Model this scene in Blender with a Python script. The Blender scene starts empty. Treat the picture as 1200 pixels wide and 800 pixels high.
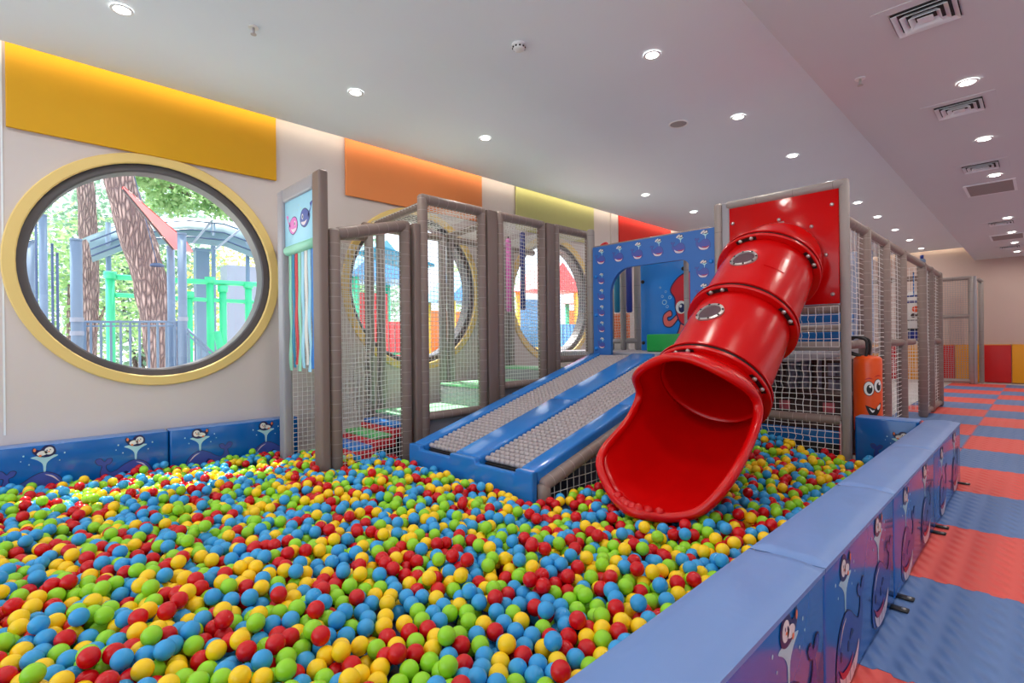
import bpy, bmesh, math, random
import numpy as np
from mathutils import Vector, Matrix
random.seed(7)
RNG = np.random.default_rng(7)
C = bpy.context.scene.collection
LAMP_W, SUN_W, SKY_W, EXPO = 8.2, 14.0, 2.75, 0.0
PI = math.pi

# ------------------------------------------------------------------ camera
F_PX, YAW, ROLL, EYE = 605.5, 0.798, -0.0115, 1.18
fw = np.array([-math.sin(YAW), math.cos(YAW), 0.0])
rt = np.array([math.cos(YAW), math.sin(YAW), 0.0])
up = np.array([0, 0, 1.0])
cr, sr = math.cos(ROLL), math.sin(ROLL)
RT, UP, FW = cr * rt + sr * up, -sr * rt + cr * up, fw
CAMPOS = np.array([0, 0, EYE])
cam = bpy.data.cameras.new('camera')
camo = bpy.data.objects.new('camera', cam)
C.objects.link(camo)
camo.matrix_world = Matrix(((RT[0], UP[0], -FW[0], 0), (RT[1], UP[1], -FW[1], 0), (RT[2], UP[2], -FW[2], EYE), (0, 0, 0, 1)))
cam.sensor_width = 36
cam.lens = F_PX / 1200 * 36
cam.clip_start = 0.05
cam.clip_end = 300
bpy.context.scene.camera = camo


def ray(u, v):
    return RT * ((u - 600) / F_PX) + UP * ((400 - v) / F_PX) + FW


def at_x(u, v, x):
    d = ray(u, v)
    return CAMPOS + d * (x / d[0])


def at_y(u, v, y):
    d = ray(u, v)
    return CAMPOS + d * (y / d[1])


def at_z(u, v, z):
    d = ray(u, v)
    return CAMPOS + d * ((z - EYE) / d[2])


# ------------------------------------------------------------------ materials
def srgb(r, g, b):
    def f(c):
        c /= 255.0
        return c / 12.92 if c <= 0.04045 else ((c + 0.055) / 1.055) ** 2.4
    return (f(r), f(g), f(b), 1)


def mat(name, col, rough=0.5, metal=0.0, emit=None, estr=1.0, noise=0.0, nscale=8.0, bump=0.0, bscale=40.0, coat=0.0, spec=0.5):
    m = bpy.data.materials.new(name)
    m.use_nodes = True
    nt = m.node_tree
    b = nt.nodes['Principled BSDF']
    b.inputs['Base Color'].default_value = col
    b.inputs['Roughness'].default_value = rough
    b.inputs['Metallic'].default_value = metal
    b.inputs['Coat Weight'].default_value = coat
    b.inputs['Specular IOR Level'].default_value = spec
    if emit:
        b.inputs['Emission Color'].default_value = emit
        b.inputs['Emission Strength'].default_value = estr
    tc = None
    if noise or bump:
        tc = nt.nodes.new('ShaderNodeTexCoord')
    if noise:
        n = nt.nodes.new('ShaderNodeTexNoise')
        n.inputs['Scale'].default_value = nscale
        n.inputs['Detail'].default_value = 4
        nt.links.new(tc.outputs['Object'], n.inputs['Vector'])
        mx = nt.nodes.new('ShaderNodeMix')
        mx.data_type = 'RGBA'
        mx.inputs[6].default_value = tuple(max(0, c * (1 - noise)) for c in col[:3]) + (1,)
        mx.inputs[7].default_value = tuple(min(1, c * (1 + noise)) for c in col[:3]) + (1,)
        nt.links.new(n.outputs['Fac'], mx.inputs[0])
        nt.links.new(mx.outputs[2], b.inputs['Base Color'])
    if bump:
        n2 = nt.nodes.new('ShaderNodeTexNoise')
        n2.inputs['Scale'].default_value = bscale
        nt.links.new(tc.outputs['Object'], n2.inputs['Vector'])
        bp = nt.nodes.new('ShaderNodeBump')
        bp.inputs['Strength'].default_value = bump
        bp.inputs['Distance'].default_value = 0.01
        nt.links.new(n2.outputs['Fac'], bp.inputs['Height'])
        nt.links.new(bp.outputs['Normal'], b.inputs['Normal'])
    return m


def foam_mat(name, col, seam, pitch=0.115, wid=0.035, rough=0.45):
    """foam sleeve with a glued seam every 11 cm along the pipe (mesh attribute 'along' = metres)"""
    m = mat(name, col, rough, bump=0.25, bscale=25)
    nt = m.node_tree
    b = nt.nodes['Principled BSDF']
    a = nt.nodes.new('ShaderNodeAttribute')
    a.attribute_name = 'along'
    d = nt.nodes.new('ShaderNodeMath'); d.operation = 'DIVIDE'; d.inputs[1].default_value = pitch
    f = nt.nodes.new('ShaderNodeMath'); f.operation = 'FRACT'
    l = nt.nodes.new('ShaderNodeMath'); l.operation = 'LESS_THAN'; l.inputs[1].default_value = wid
    mx = nt.nodes.new('ShaderNodeMix'); mx.data_type = 'RGBA'
    mx.inputs[6].default_value = col
    mx.inputs[7].default_value = seam
    nt.links.new(a.outputs['Fac'], d.inputs[0])
    nt.links.new(d.outputs[0], f.inputs[0])
    nt.links.new(f.outputs[0], l.inputs[0])
    nt.links.new(l.outputs[0], mx.inputs[0])
    nt.links.new(mx.outputs[2], b.inputs['Base Color'])
    return m


def eva_mat(name, col):
    """foam floor tile with a fine woven relief"""
    m = mat(name, col, 0.55)
    nt = m.node_tree
    b = nt.nodes['Principled BSDF']
    tc = nt.nodes.new('ShaderNodeTexCoord')
    w = nt.nodes.new('ShaderNodeTexWave'); w.bands_direction = 'X'
    w.inputs['Scale'].default_value = 3.2; w.inputs['Distortion'].default_value = .6
    w2 = nt.nodes.new('ShaderNodeTexWave'); w2.bands_direction = 'DIAGONAL'
    w2.inputs['Scale'].default_value = 6; w2.inputs['Distortion'].default_value = .4
    nt.links.new(tc.outputs['Object'], w.inputs['Vector'])
    nt.links.new(tc.outputs['Object'], w2.inputs['Vector'])
    ad = nt.nodes.new('ShaderNodeMath'); ad.operation = 'MULTIPLY'
    nt.links.new(w.outputs['Fac'], ad.inputs[0])
    nt.links.new(w2.outputs['Fac'], ad.inputs[1])
    bp = nt.nodes.new('ShaderNodeBump')
    bp.inputs['Strength'].default_value = 0.8
    bp.inputs['Distance'].default_value = 0.012
    nt.links.new(ad.outputs[0], bp.inputs['Height'])
    nt.links.new(bp.outputs['Normal'], b.inputs['Normal'])
    return m


def glass_mat(name, tint=(1, 1, 1, 1), gloss=0.06):
    m = bpy.data.materials.new(name)
    m.use_nodes = True
    nt = m.node_tree
    nt.nodes.clear()
    o = nt.nodes.new('ShaderNodeOutputMaterial')
    t = nt.nodes.new('ShaderNodeBsdfTransparent'); t.inputs[0].default_value = tint
    g = nt.nodes.new('ShaderNodeBsdfGlossy'); g.inputs['Roughness'].default_value = 0.02
    x = nt.nodes.new('ShaderNodeMixShader')
    lw = nt.nodes.new('ShaderNodeLayerWeight'); lw.inputs[0].default_value = 0.15
    ml = nt.nodes.new('ShaderNodeMath'); ml.operation = 'MULTIPLY_ADD'
    ml.inputs[1].default_value = 0.25; ml.inputs[2].default_value = gloss * 0.3
    nt.links.new(lw.outputs['Fresnel'], ml.inputs[0])
    nt.links.new(ml.outputs[0], x.inputs[0])
    nt.links.new(t.outputs[0], x.inputs[1]); nt.links.new(g.outputs[0], x.inputs[2])
    nt.links.new(x.outputs[0], o.inputs[0])
    return m


M = {}
M['wall'] = mat('wall_paint', srgb(214, 202, 199), 0.8, noise=0.03, nscale=2)
M['wallfar'] = mat('warm_wall_paint', srgb(212, 188, 178), 0.8, noise=0.03, nscale=2)
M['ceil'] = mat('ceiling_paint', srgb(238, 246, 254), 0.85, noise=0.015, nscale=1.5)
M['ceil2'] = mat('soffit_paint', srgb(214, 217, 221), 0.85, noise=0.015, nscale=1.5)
M['floor'] = mat('pale_vinyl_floor', srgb(212, 212, 212), 0.6, noise=0.04)
M['pitshade'] = mat('dark_pit_gap_shade', srgb(30, 44, 84), 0.6)  # dark blue so the gaps between the balls read as shade
M['ground'] = mat('paving', srgb(216, 212, 204), 0.9, noise=0.2, nscale=1.5)
M['pyellow'] = mat('yellow_panel_fabric', srgb(224, 164, 4), 0.7, noise=0.04, nscale=3)
M['porange'] = mat('orange_panel_fabric', srgb(236, 140, 78), 0.7, noise=0.04, nscale=3)
M['polive'] = mat('olive_panel_fabric', srgb(190, 186, 122), 0.7, noise=0.04, nscale=3)
M['pred'] = mat('red_panel_fabric', srgb(222, 40, 30), 0.7, noise=0.04, nscale=3)
M['trimy'] = mat('cream_yellow_ring', srgb(236, 204, 128), 0.5)
M['gasket'] = mat('dark_window_frame', srgb(92, 88, 92), 0.35)
M['glass'] = glass_mat('window_glass')
M['taupe'] = foam_mat('taupe_foam', srgb(140, 122, 115), srgb(176, 162, 154))
M['taupe_plain'] = mat('taupe_foam_board', srgb(132, 114, 107), 0.5, bump=0.2, bscale=25)
M['greyfoam'] = foam_mat('grey_foam', srgb(156, 147, 143), srgb(110, 104, 102), pitch=0.33, wid=0.012)
M['gatefoam'] = mat('silver_grey_vinyl_pad', srgb(162, 160, 168), 0.4, bump=0.3, bscale=20)
M['net'] = mat('white_netting', srgb(236, 234, 232), 0.7)
M['netgrey'] = mat('grey_netting', srgb(170, 165, 170), 0.7)
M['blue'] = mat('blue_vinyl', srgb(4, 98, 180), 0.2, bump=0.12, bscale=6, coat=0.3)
M['bluetop_lit'] = mat('blue_vinyl_lit_top', srgb(108, 142, 200), 0.42, bump=0.3, bscale=9)  # paler blue: the ceiling light the tops catch, put into the colour
M['rampblue'] = mat('ramp_blue_vinyl', srgb(40, 120, 200), 0.16, bump=0.3, bscale=6)
M['doorblue'] = mat('printed_blue_vinyl', srgb(52, 112, 192), 0.4, bump=0.4, bscale=6)
M['deepblue'] = mat('glossy_blue_panel', srgb(36, 136, 226), 0.25, noise=0.08, nscale=3)
M['skyblue'] = mat('pale_blue_sign', srgb(166, 222, 246), 0.4, noise=0.05, nscale=4)
M['mint'] = mat('mint_vinyl', srgb(150, 220, 190), 0.35)
M['red'] = mat('glossy_red_plastic', srgb(206, 4, 6), 0.24, bump=0.06, bscale=5, spec=.45)
M['redpanel'] = mat('red_sheet_panel', srgb(200, 4, 6), 0.14, bump=0.35, bscale=6, spec=.3)
M['black'] = mat('black_rubber', srgb(18, 16, 18), 0.5)
M['bolt'] = mat('steel_bolt', srgb(200, 195, 190), 0.3, metal=0.7)
M['steel'] = mat('brushed_steel', srgb(190, 186, 184), 0.35, metal=0.6)
M['portpane'] = mat('smoked_port_pane', srgb(96, 74, 82), 0.15)
M['roller'] = mat('grey_plastic_roller', srgb(172, 161, 163), 0.4)
M['dark'] = mat('dark_gap_shade_and_trim', srgb(30, 26, 28), 0.7)  # near-black: shade painted into hollows; also straps, rods and prints
M['brown'] = mat('dark_brown_timber', srgb(70, 44, 40), 0.6, noise=0.2)
M['pink'] = mat('pink_vinyl', srgb(232, 120, 200), 0.4)
M['rose'] = mat('rose_label', srgb(224, 110, 120), 0.5)
M['navy'] = mat('navy_vinyl', srgb(30, 50, 140), 0.4)
M['teal'] = mat('teal_vinyl', srgb(20, 130, 170), 0.4)
M['green'] = mat('green_vinyl', srgb(96, 190, 110), 0.4)
M['deckgreen'] = mat('light_green_mat', srgb(140, 208, 158), 0.5)
M['greenblock'] = mat('green_foam_block', srgb(30, 160, 70), 0.4)
M['stepred'] = mat('red_vinyl_step', srgb(216, 40, 52), 0.4)
M['stepblue'] = mat('blue_vinyl_step', srgb(30, 124, 214), 0.35)
M['white'] = mat('white_vinyl', srgb(235, 232, 228), 0.5)
M['orange'] = mat('orange_vinyl', srgb(240, 84, 12), 0.3, bump=0.25, bscale=10)
M['orangepad'] = mat('orange_pad', srgb(240, 130, 80), 0.5)
M['outline'] = mat('navy_print', srgb(24, 30, 84), 0.35)
M['whale'] = mat('violet_blue_print', srgb(66, 84, 168), 0.35)
M['whalesmall'] = mat('soft_violet_print', srgb(78, 92, 178), 0.35)
M['whalelow'] = mat('dusk_blue_print', srgb(40, 64, 150), 0.25)
M['belly'] = mat('pale_pink_print', srgb(232, 214, 220), 0.35)
M['mouth'] = mat('crimson_print', srgb(190, 28, 66), 0.35)
M['splash'] = mat('pale_aqua_print', srgb(176, 222, 232), 0.35)
M['octo'] = mat('scarlet_print', srgb(214, 40, 48), 0.35)
M['octo2'] = mat('salmon_print', srgb(238, 110, 100), 0.35)
M['eva_r'] = eva_mat('coral_red_foam_mat', srgb(240, 92, 82))
M['eva_b'] = eva_mat('slate_blue_foam_mat', srgb(98, 132, 186))
M['wallred'] = mat('red_wall_mat', srgb(206, 16, 20), 0.4)
M['wallyel'] = mat('amber_wall_mat', srgb(240, 164, 16), 0.4)
M['lamp'] = mat('lamp_lens', (1, 1, 1, 1), 0.5, emit=(1, 0.93, 0.82, 1), estr=14)
M['lamprim'] = mat('white_lamp_rim', srgb(240, 240, 240), 0.5)
M['led'] = mat('warm_led_strip', (1, 1, 1, 1), 0.5, emit=(1, 0.86, 0.62, 1), estr=9)
M['vent'] = mat('white_vent', srgb(236, 240, 244), 0.6)
M['ventdark'] = mat('dark_duct', srgb(50, 46, 48), 0.8)
M['grille'] = mat('grey_grille', srgb(168, 160, 158), 0.6)


def bark_mat(name, c1, c2):
    m = mat(name, c1, 0.95)
    nt = m.node_tree
    b = nt.nodes['Principled BSDF']
    tc = nt.nodes.new('ShaderNodeTexCoord')
    mp = nt.nodes.new('ShaderNodeMapping'); mp.inputs['Scale'].default_value = (26, 26, 5)
    v = nt.nodes.new('ShaderNodeTexVoronoi'); v.feature = 'DISTANCE_TO_EDGE'; v.inputs['Scale'].default_value = 1.0
    n = nt.nodes.new('ShaderNodeTexNoise'); n.inputs['Scale'].default_value = 3
    mxv = nt.nodes.new('ShaderNodeMix'); mxv.data_type = 'VECTOR'; mxv.inputs[0].default_value = .12
    nt.links.new(tc.outputs['Object'], mp.inputs['Vector'])
    nt.links.new(tc.outputs['Object'], n.inputs['Vector'])
    nt.links.new(mp.outputs[0], mxv.inputs[4]); nt.links.new(n.outputs['Color'], mxv.inputs[5])
    nt.links.new(mxv.outputs[1], v.inputs['Vector'])
    r = nt.nodes.new('ShaderNodeMapRange'); r.inputs['From Max'].default_value = .30
    nt.links.new(v.outputs['Distance'], r.inputs['Value'])
    mx = nt.nodes.new('ShaderNodeMix'); mx.data_type = 'RGBA'
    mx.inputs[6].default_value = c2; mx.inputs[7].default_value = c1
    nt.links.new(r.outputs[0], mx.inputs[0])
    nt.links.new(mx.outputs[2], b.inputs['Base Color'])
    bp = nt.nodes.new('ShaderNodeBump'); bp.inputs['Strength'].default_value = 1; bp.inputs['Distance'].default_value = .03
    nt.links.new(r.outputs[0], bp.inputs['Height'])
    nt.links.new(bp.outputs['Normal'], b.inputs['Normal'])
    return m


def leaf_mat(name, col):
    m = mat(name, col, 0.7, noise=0.25, nscale=5)
    nt = m.node_tree
    b = nt.nodes['Principled BSDF']
    o = nt.nodes['Material Output']
    t = nt.nodes.new('ShaderNodeBsdfTranslucent'); t.inputs[0].default_value = col
    x = nt.nodes.new('ShaderNodeMixShader'); x.inputs[0].default_value = .5
    nt.links.new(b.outputs[0], x.inputs[1]); nt.links.new(t.outputs[0], x.inputs[2]); nt.links.new(x.outputs[0], o.inputs[0])
    return m


M['bark'] = bark_mat('pine_bark', srgb(186, 162, 160), srgb(112, 94, 98))
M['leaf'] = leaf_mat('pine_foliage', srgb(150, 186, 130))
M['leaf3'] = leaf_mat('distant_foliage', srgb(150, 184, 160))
M['leaf2'] = leaf_mat('yellow_green_foliage', srgb(196, 200, 120))
M['polegrey'] = mat('blue_grey_pole', srgb(112, 138, 170), 0.4)
M['polegreen'] = mat('mint_green_pole', srgb(70, 212, 160), 0.4)
M['canopy'] = mat('grey_canopy_sheet', srgb(116, 146, 162), 0.5)
M['beamred'] = mat('glare_paled_red_beam', srgb(240, 154, 158), 0.5)  # red made pale: outdoor overexposure put into the colour
M['facade'] = mat('pale_facade', srgb(150, 162, 186), 0.8)
M['bwindow'] = mat('dark_glazing', srgb(70, 90, 130), 0.2)
M['bluegrey'] = mat('blue_grey_vinyl', srgb(178, 192, 216), 0.5)
M['lavender'] = mat('lavender_grey_cloth', srgb(150, 148, 168), 0.7)
M['playred'] = mat('playhouse_red', srgb(226, 84, 90), 0.5)
M['playorange'] = mat('playhouse_orange', srgb(244, 150, 84), 0.5)
M['playyellow'] = mat('playhouse_yellow', srgb(240, 210, 90), 0.5)
M['playblue'] = mat('playhouse_blue', srgb(90, 160, 220), 0.5)
BALLM = [mat('red_ball_plastic', srgb(206, 10, 22), 0.25, spec=.4), mat('blue_ball_plastic', srgb(56, 158, 220), 0.25, spec=.4),
         mat('yellow_ball_plastic', srgb(252, 208, 26), 0.25, spec=.4), mat('green_ball_plastic', srgb(150, 214, 44), 0.25, spec=.4)]


# ------------------------------------------------------------------ mesh builder
class MB:
    def __init__(s):
        s.v, s.f, s.m, s.al, s.mats, s.sm = [], [], [], [], [], []

    def mi(s, key):
        if key not in s.mats:
            s.mats.append(key)
        return s.mats.index(key)

    def add(s, vs, fs, key, along=None, smooth=False):
        b = len(s.v)
        s.v += [tuple(map(float, p)) for p in vs]
        s.al += list(along) if along is not None else [0.06] * len(vs)
        i = s.mi(key)
        for f in fs:
            s.f.append([b + k for k in f]); s.m.append(i); s.sm.append(smooth)
        return s

    def box(s, lo, hi, key):
        x0, y0, z0 = lo; x1, y1, z1 = hi
        vs = [(x0, y0, z0), (x1, y0, z0), (x1, y1, z0), (x0, y1, z0), (x0, y0, z1), (x1, y0, z1), (x1, y1, z1), (x0, y1, z1)]
        return s.add(vs, [(0, 3, 2, 1), (4, 5, 6, 7), (0, 1, 5, 4), (1, 2, 6, 5), (2, 3, 7, 6), (3, 0, 4, 7)], key)

    def rbox(s, lo, hi, key, r=0.02, seg=3, topkey=None, frame=None):
        """box with rounded edges; frame = 4x4 Matrix placing a local box"""
        bm = bmesh.new()
        bmesh.ops.create_cube(bm, size=1)
        sz = [hi[i] - lo[i] for i in range(3)]
        ce = [(hi[i] + lo[i]) / 2 for i in range(3)]
        for w in bm.verts:
            w.co = Vector([w.co[i] * sz[i] + ce[i] for i in range(3)])
        r = min(r, min(sz) * 0.49)
        bmesh.ops.bevel(bm, geom=list(bm.edges), offset=r, segments=seg, profile=0.5, affect='EDGES')
        bm.normal_update()
        bm.verts.ensure_lookup_table()
        vs = [w.co.copy() for w in bm.verts]
        if frame is not None:
            vs2 = [frame @ w for w in vs]
        else:
            vs2 = vs
        b = len(s.v)
        s.v += [tuple(w) for w in vs2]
        s.al += [0.06] * len(vs2)
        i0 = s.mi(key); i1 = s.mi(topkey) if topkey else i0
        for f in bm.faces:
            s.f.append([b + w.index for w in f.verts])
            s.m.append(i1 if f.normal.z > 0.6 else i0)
            s.sm.append(True)
        bm.free()
        return s

    def tube(s, pts, r, key, n=10, closed=False, cap=True, al0=0.0):
        pts = [Vector(p) for p in pts]
        m = len(pts)
        rs = r if isinstance(r, (list, tuple)) else [r] * m
        vs, al, fs = [], [], []
        L = al0
        prev = None
        for i in range(m):
            a = pts[i - 1] if (i > 0 or closed) else pts[i]
            c = pts[(i + 1) % m] if (i < m - 1 or closed) else pts[i]
            t = (c - a).normalized()
            if prev is None:
                h = Vector((0, 0, 1)) if abs(t.z) < 0.9 else Vector((1, 0, 0))
                x = t.cross(h).normalized()
            else:
                x = (prev - t * prev.dot(t)).normalized()
            prev = x
            y = t.cross(x)
            if i > 0:
                L += (pts[i] - pts[i - 1]).length
            for k in range(n):
                q = 2 * PI * k / n
                vs.append(pts[i] + (x * math.cos(q) + y * math.sin(q)) * rs[i]); al.append(L)
        for i in range(m if closed else m - 1):
            j = (i + 1) % m
            for k in range(n):
                k2 = (k + 1) % n
                fs.append((i * n + k, i * n + k2, j * n + k2, j * n + k))
        if cap and not closed:
            fs.append(tuple(range(n))[::-1]); fs.append(tuple((m - 1) * n + k for k in range(n)))
        s.add(vs, fs, key, al, smooth=n > 4)
        return s

    def pipe(s, p0, p1, r, key, n=12, al0=0.03):
        p0, p1 = Vector(p0), Vector(p1)
        d = (p1 - p0); L = d.length; t = d / L
        e = min(r * 0.4, L * 0.2)
        pts = [p0, p0 + t * e, p1 - t * e, p1]
        return s.tube(pts, [r * 0.72, r, r, r * 0.72], key, n, al0=al0)

    def disc(s, c, nrm, r, key, h=0.0, n=24, dome=0.0):
        nrm = Vector(nrm).normalized()
        hh = Vector((0, 0, 1)) if abs(nrm.z) < 0.9 else Vector((1, 0, 0))
        x = nrm.cross(hh).normalized(); y = nrm.cross(x)
        c = Vector(c)
        rings = [(r, 0), (r, h)] if h else [(r, 0)]
        if dome:
            rings += [(r * 0.85, h + dome * 0.5), (r * 0.5, h + dome * 0.87)]
            tip = h + dome
        else:
            tip = h
        vs = []
        for rr, z in rings:
            for k in range(n):
                q = 2 * PI * k / n
                vs.append(c + (x * math.cos(q) - y * math.sin(q)) * rr + nrm * z)
        fs = []
        for i in range(len(rings) - 1):
            for k in range(n):
                k2 = (k + 1) % n
                fs.append((i * n + k, i * n + k2, (i + 1) * n + k2, (i + 1) * n + k))
        vs.append(c + nrm * tip)
        t = len(vs) - 1; b = (len(rings) - 1) * n
        for k in range(n):
            fs.append((b + k, b + (k + 1) % n, t))
        return s.add(vs, fs, key, smooth=bool(dome))

    def ring(s, c, nrm, r0, r1, h, key, n=64, x=None):
        """flat ring (washer) r0..r1, thickness h along nrm"""
        nrm = Vector(nrm).normalized()
        hh = Vector((0, 0, 1)) if abs(nrm.z) < 0.9 else Vector((1, 0, 0))
        x = nrm.cross(hh).normalized(); y = nrm.cross(x)
        c = Vector(c)
        vs, fs = [], []
        b = min(0.012, h * 0.3, (r1 - r0) * 0.3)
        prof = [(r0, 0), (r1, 0), (r1, h - b), (r1 - b, h), (r0 + b, h), (r0, h - b)]
        P = len(prof)
        for k in range(n):
            q = 2 * PI * k / n
            d = x * math.cos(q) + y * math.sin(q)
            for rr, z in prof:
                vs.append(c + d * rr + nrm * z)
        for k in range(n):
            k2 = (k + 1) % n
            for j in range(P):
                j2 = (j + 1) % P
                fs.append((k * P + j, k * P + j2, k2 * P + j2, k2 * P + j))
        return s.add(vs, fs, key)

    def poly(s, pts2, o, ux, uy, nrm, off, key):
        """flat printed shape: 2-D outline on a plane"""
        o, ux, uy, nrm = map(Vector, (o, ux, uy, nrm))
        vs = [o + ux * a + uy * b + nrm * off for a, b in pts2]
        f = list(range(len(vs)))
        # face must look along nrm
        ar = sum(pts2[i][0] * pts2[(i + 1) % len(pts2)][1] - pts2[(i + 1) % len(pts2)][0] * pts2[i][1] for i in range(len(pts2)))
        if (ux.cross(uy).dot(nrm) * ar) < 0:
            f = f[::-1]
        return s.add(vs, [tuple(f)], key)

    def prism(s, pts2, o, ux, uy, nrm, h, key):
        o, ux, uy, nrm = map(Vector, (o, ux, uy, nrm))
        n = len(pts2)
        vs = [o + ux * a + uy * b for a, b in pts2] + [o + ux * a + uy * b + nrm * h for a, b in pts2]
        ar = sum(pts2[i][0] * pts2[(i + 1) % n][1] - pts2[(i + 1) % n][0] * pts2[i][1] for i in range(n))
        flip = ux.cross(uy).dot(nrm) * ar < 0
        fs = [tuple(range(n))[::-1], tuple(range(n, 2 * n))] + [(i, (i + 1) % n, n + (i + 1) % n, n + i) for i in range(n)]
        if flip:
            fs = [f[::-1] for f in fs]
        return s.add(vs, fs, key)

    def net(s, p, U, V, nu, nv, r=0.0028, key='net', sag=0.012, seg=5):
        """square mesh net of cords: p corner, U, V edge vectors, nu x nv cells"""
        p, U, V = Vector(p), Vector(U), Vector(V)
        N = U.cross(V).normalized()
        ph = random.random() * 6

        def pt(a, b):
            w = math.sin(PI * a) * math.sin(PI * b)
            o = N * (sag * w * math.sin(5 * a + 3 * b + ph)) + U.normalized() * (0.010 * w * math.sin(23 * b + 9 * a + ph)) + V.normalized() * (0.010 * w * math.sin(19 * a + 11 * b + ph))
            return p + U * a + V * b + o
        for i in range(nu + 1):
            s.tube([pt(i / nu, k / (seg * 2)) for k in range(seg * 2 + 1)], r, key, n=4, cap=False)
        for j in range(nv + 1):
            s.tube([pt(k / seg, j / nv) for k in range(seg + 1)], r, key, n=4, cap=False)
        return s

    def build(s, name, parent=None, loc=None):
        o0 = Vector((0, 0, 0))
        if parent is not None:
            o0 = wloc(parent)
        elif loc is not None:
            o0 = Vector(loc)
        me = bpy.data.meshes.new(name)
        base = o0 if loc is None or parent is None else o0
        me.from_pydata([tuple(Vector(p) - base) for p in s.v], [], s.f)
        for k in s.mats:
            me.materials.append(M[k] if isinstance(k, str) else k)
        me.polygons.foreach_set('material_index', s.m)
        me.polygons.foreach_set('use_smooth', s.sm)
        at = me.attributes.new('along', 'FLOAT', 'POINT')
        at.data.foreach_set('value', s.al)
        me.update()
        ob = bpy.data.objects.new(name, me)
        C.objects.link(ob)
        if parent is not None:
            ob.parent = parent
        elif loc is not None:
            ob.location = loc
        return ob


def wloc(o):
    v = Vector(o.location)
    while o.parent:
        o = o.parent
        v = v + o.location
    return v


def tag(o, label=None, cat=None, group=None, kind=None):
    if label: o['label'] = label
    if cat: o['category'] = cat
    if group: o['group'] = group
    if kind: o['kind'] = kind
    return o


def thing(name, label, cat, loc, group=None):
    o = bpy.data.objects.new(name, None)
    o.empty_display_size = 0.1
    C.objects.link(o)
    o.location = loc
    return tag(o, label, cat, group)


def struct(name, mb, loc=None):
    return tag(mb.build(name, None, loc), kind='structure')


def copy_tree(o, parent=None):
    c = o.copy()
    C.objects.link(c)
    if parent is not None:
        c.parent = parent
    for ch in list(o.children):
        copy_tree(ch, c)
    return c


def spline(pts, n=6, closed=True):
    out = []
    m = len(pts)
    P = [np.array(p, float) for p in pts]
    for i in range(m if closed else m - 1):
        p0, p1, p2, p3 = (P[(i - 1) % m] if closed or i > 0 else P[i]), P[i], P[(i + 1) % m], (P[(i + 2) % m] if closed or i + 2 < m else P[(i + 1) % m])
        for k in range(n):
            t = k / n
            out.append(.5 * (2 * p1 + (p2 - p0) * t + (2 * p0 - 5 * p1 + 4 * p2 - p3) * t * t + (3 * p1 - p0 - 3 * p2 + p3) * t ** 3))
    if not closed:
        out.append(P[-1])
    return [tuple(q) for q in out]


def ell(cx, cy, rx, ry, rot=0, n=20):
    c, s_ = math.cos(rot), math.sin(rot)
    return [(cx + rx * math.cos(q) * c - ry * math.sin(q) * s_, cy + rx * math.cos(q) * s_ + ry * math.sin(q) * c) for q in [2 * PI * k / n for k in range(n)]]


# ------------------------------------------------------------------ printed motifs (flat prints on vinyl)
WHALE = spline([(0.03, -0.02), (0.02, .2), (0.12, .42), (.32, .53), (.5, .48), (.66, .37), (.78, .33), (.85, .41), (.855, .50), (.79, .53), (.75, .61), (.82, .63), (.88, .57), (.95, .65), (1.03, .62), (.99, .53), (.92, .49), (.95, .34), (.90, .14), (.75, -.06), (.5, -.14), (.2, -.12)], 4)
BELLY = spline([(.10, .04), (.22, -.02), (.45, -.03), (.66, .04), (.78, .12), (.70, -.06), (.5, -.14), (.22, -.12)], 4)
MOUTH = spline([(.08, .12), (.2, .05), (.42, .04), (.56, .09), (.42, -.02), (.2, -.01)], 4)
SHINE = spline([(.10, .30), (.2, .44), (.33, .49), (.22, .42)], 4)


def grow(P, k):
    c = np.mean(P, axis=0)
    Q = np.array(P)
    n = len(Q)
    out = []
    ar = sum(Q[i][0] * Q[(i + 1) % n][1] - Q[(i + 1) % n][0] * Q[i][1] for i in range(n))
    sg = 1 if ar > 0 else -1
    for i in range(n):
        t = Q[(i + 1) % n] - Q[i - 1]
        t = t / (np.hypot(*t) + 1e-9)
        out.append((Q[i][0] + sg * t[1] * k, Q[i][1] - sg * t[0] * k))
    return out


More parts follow.
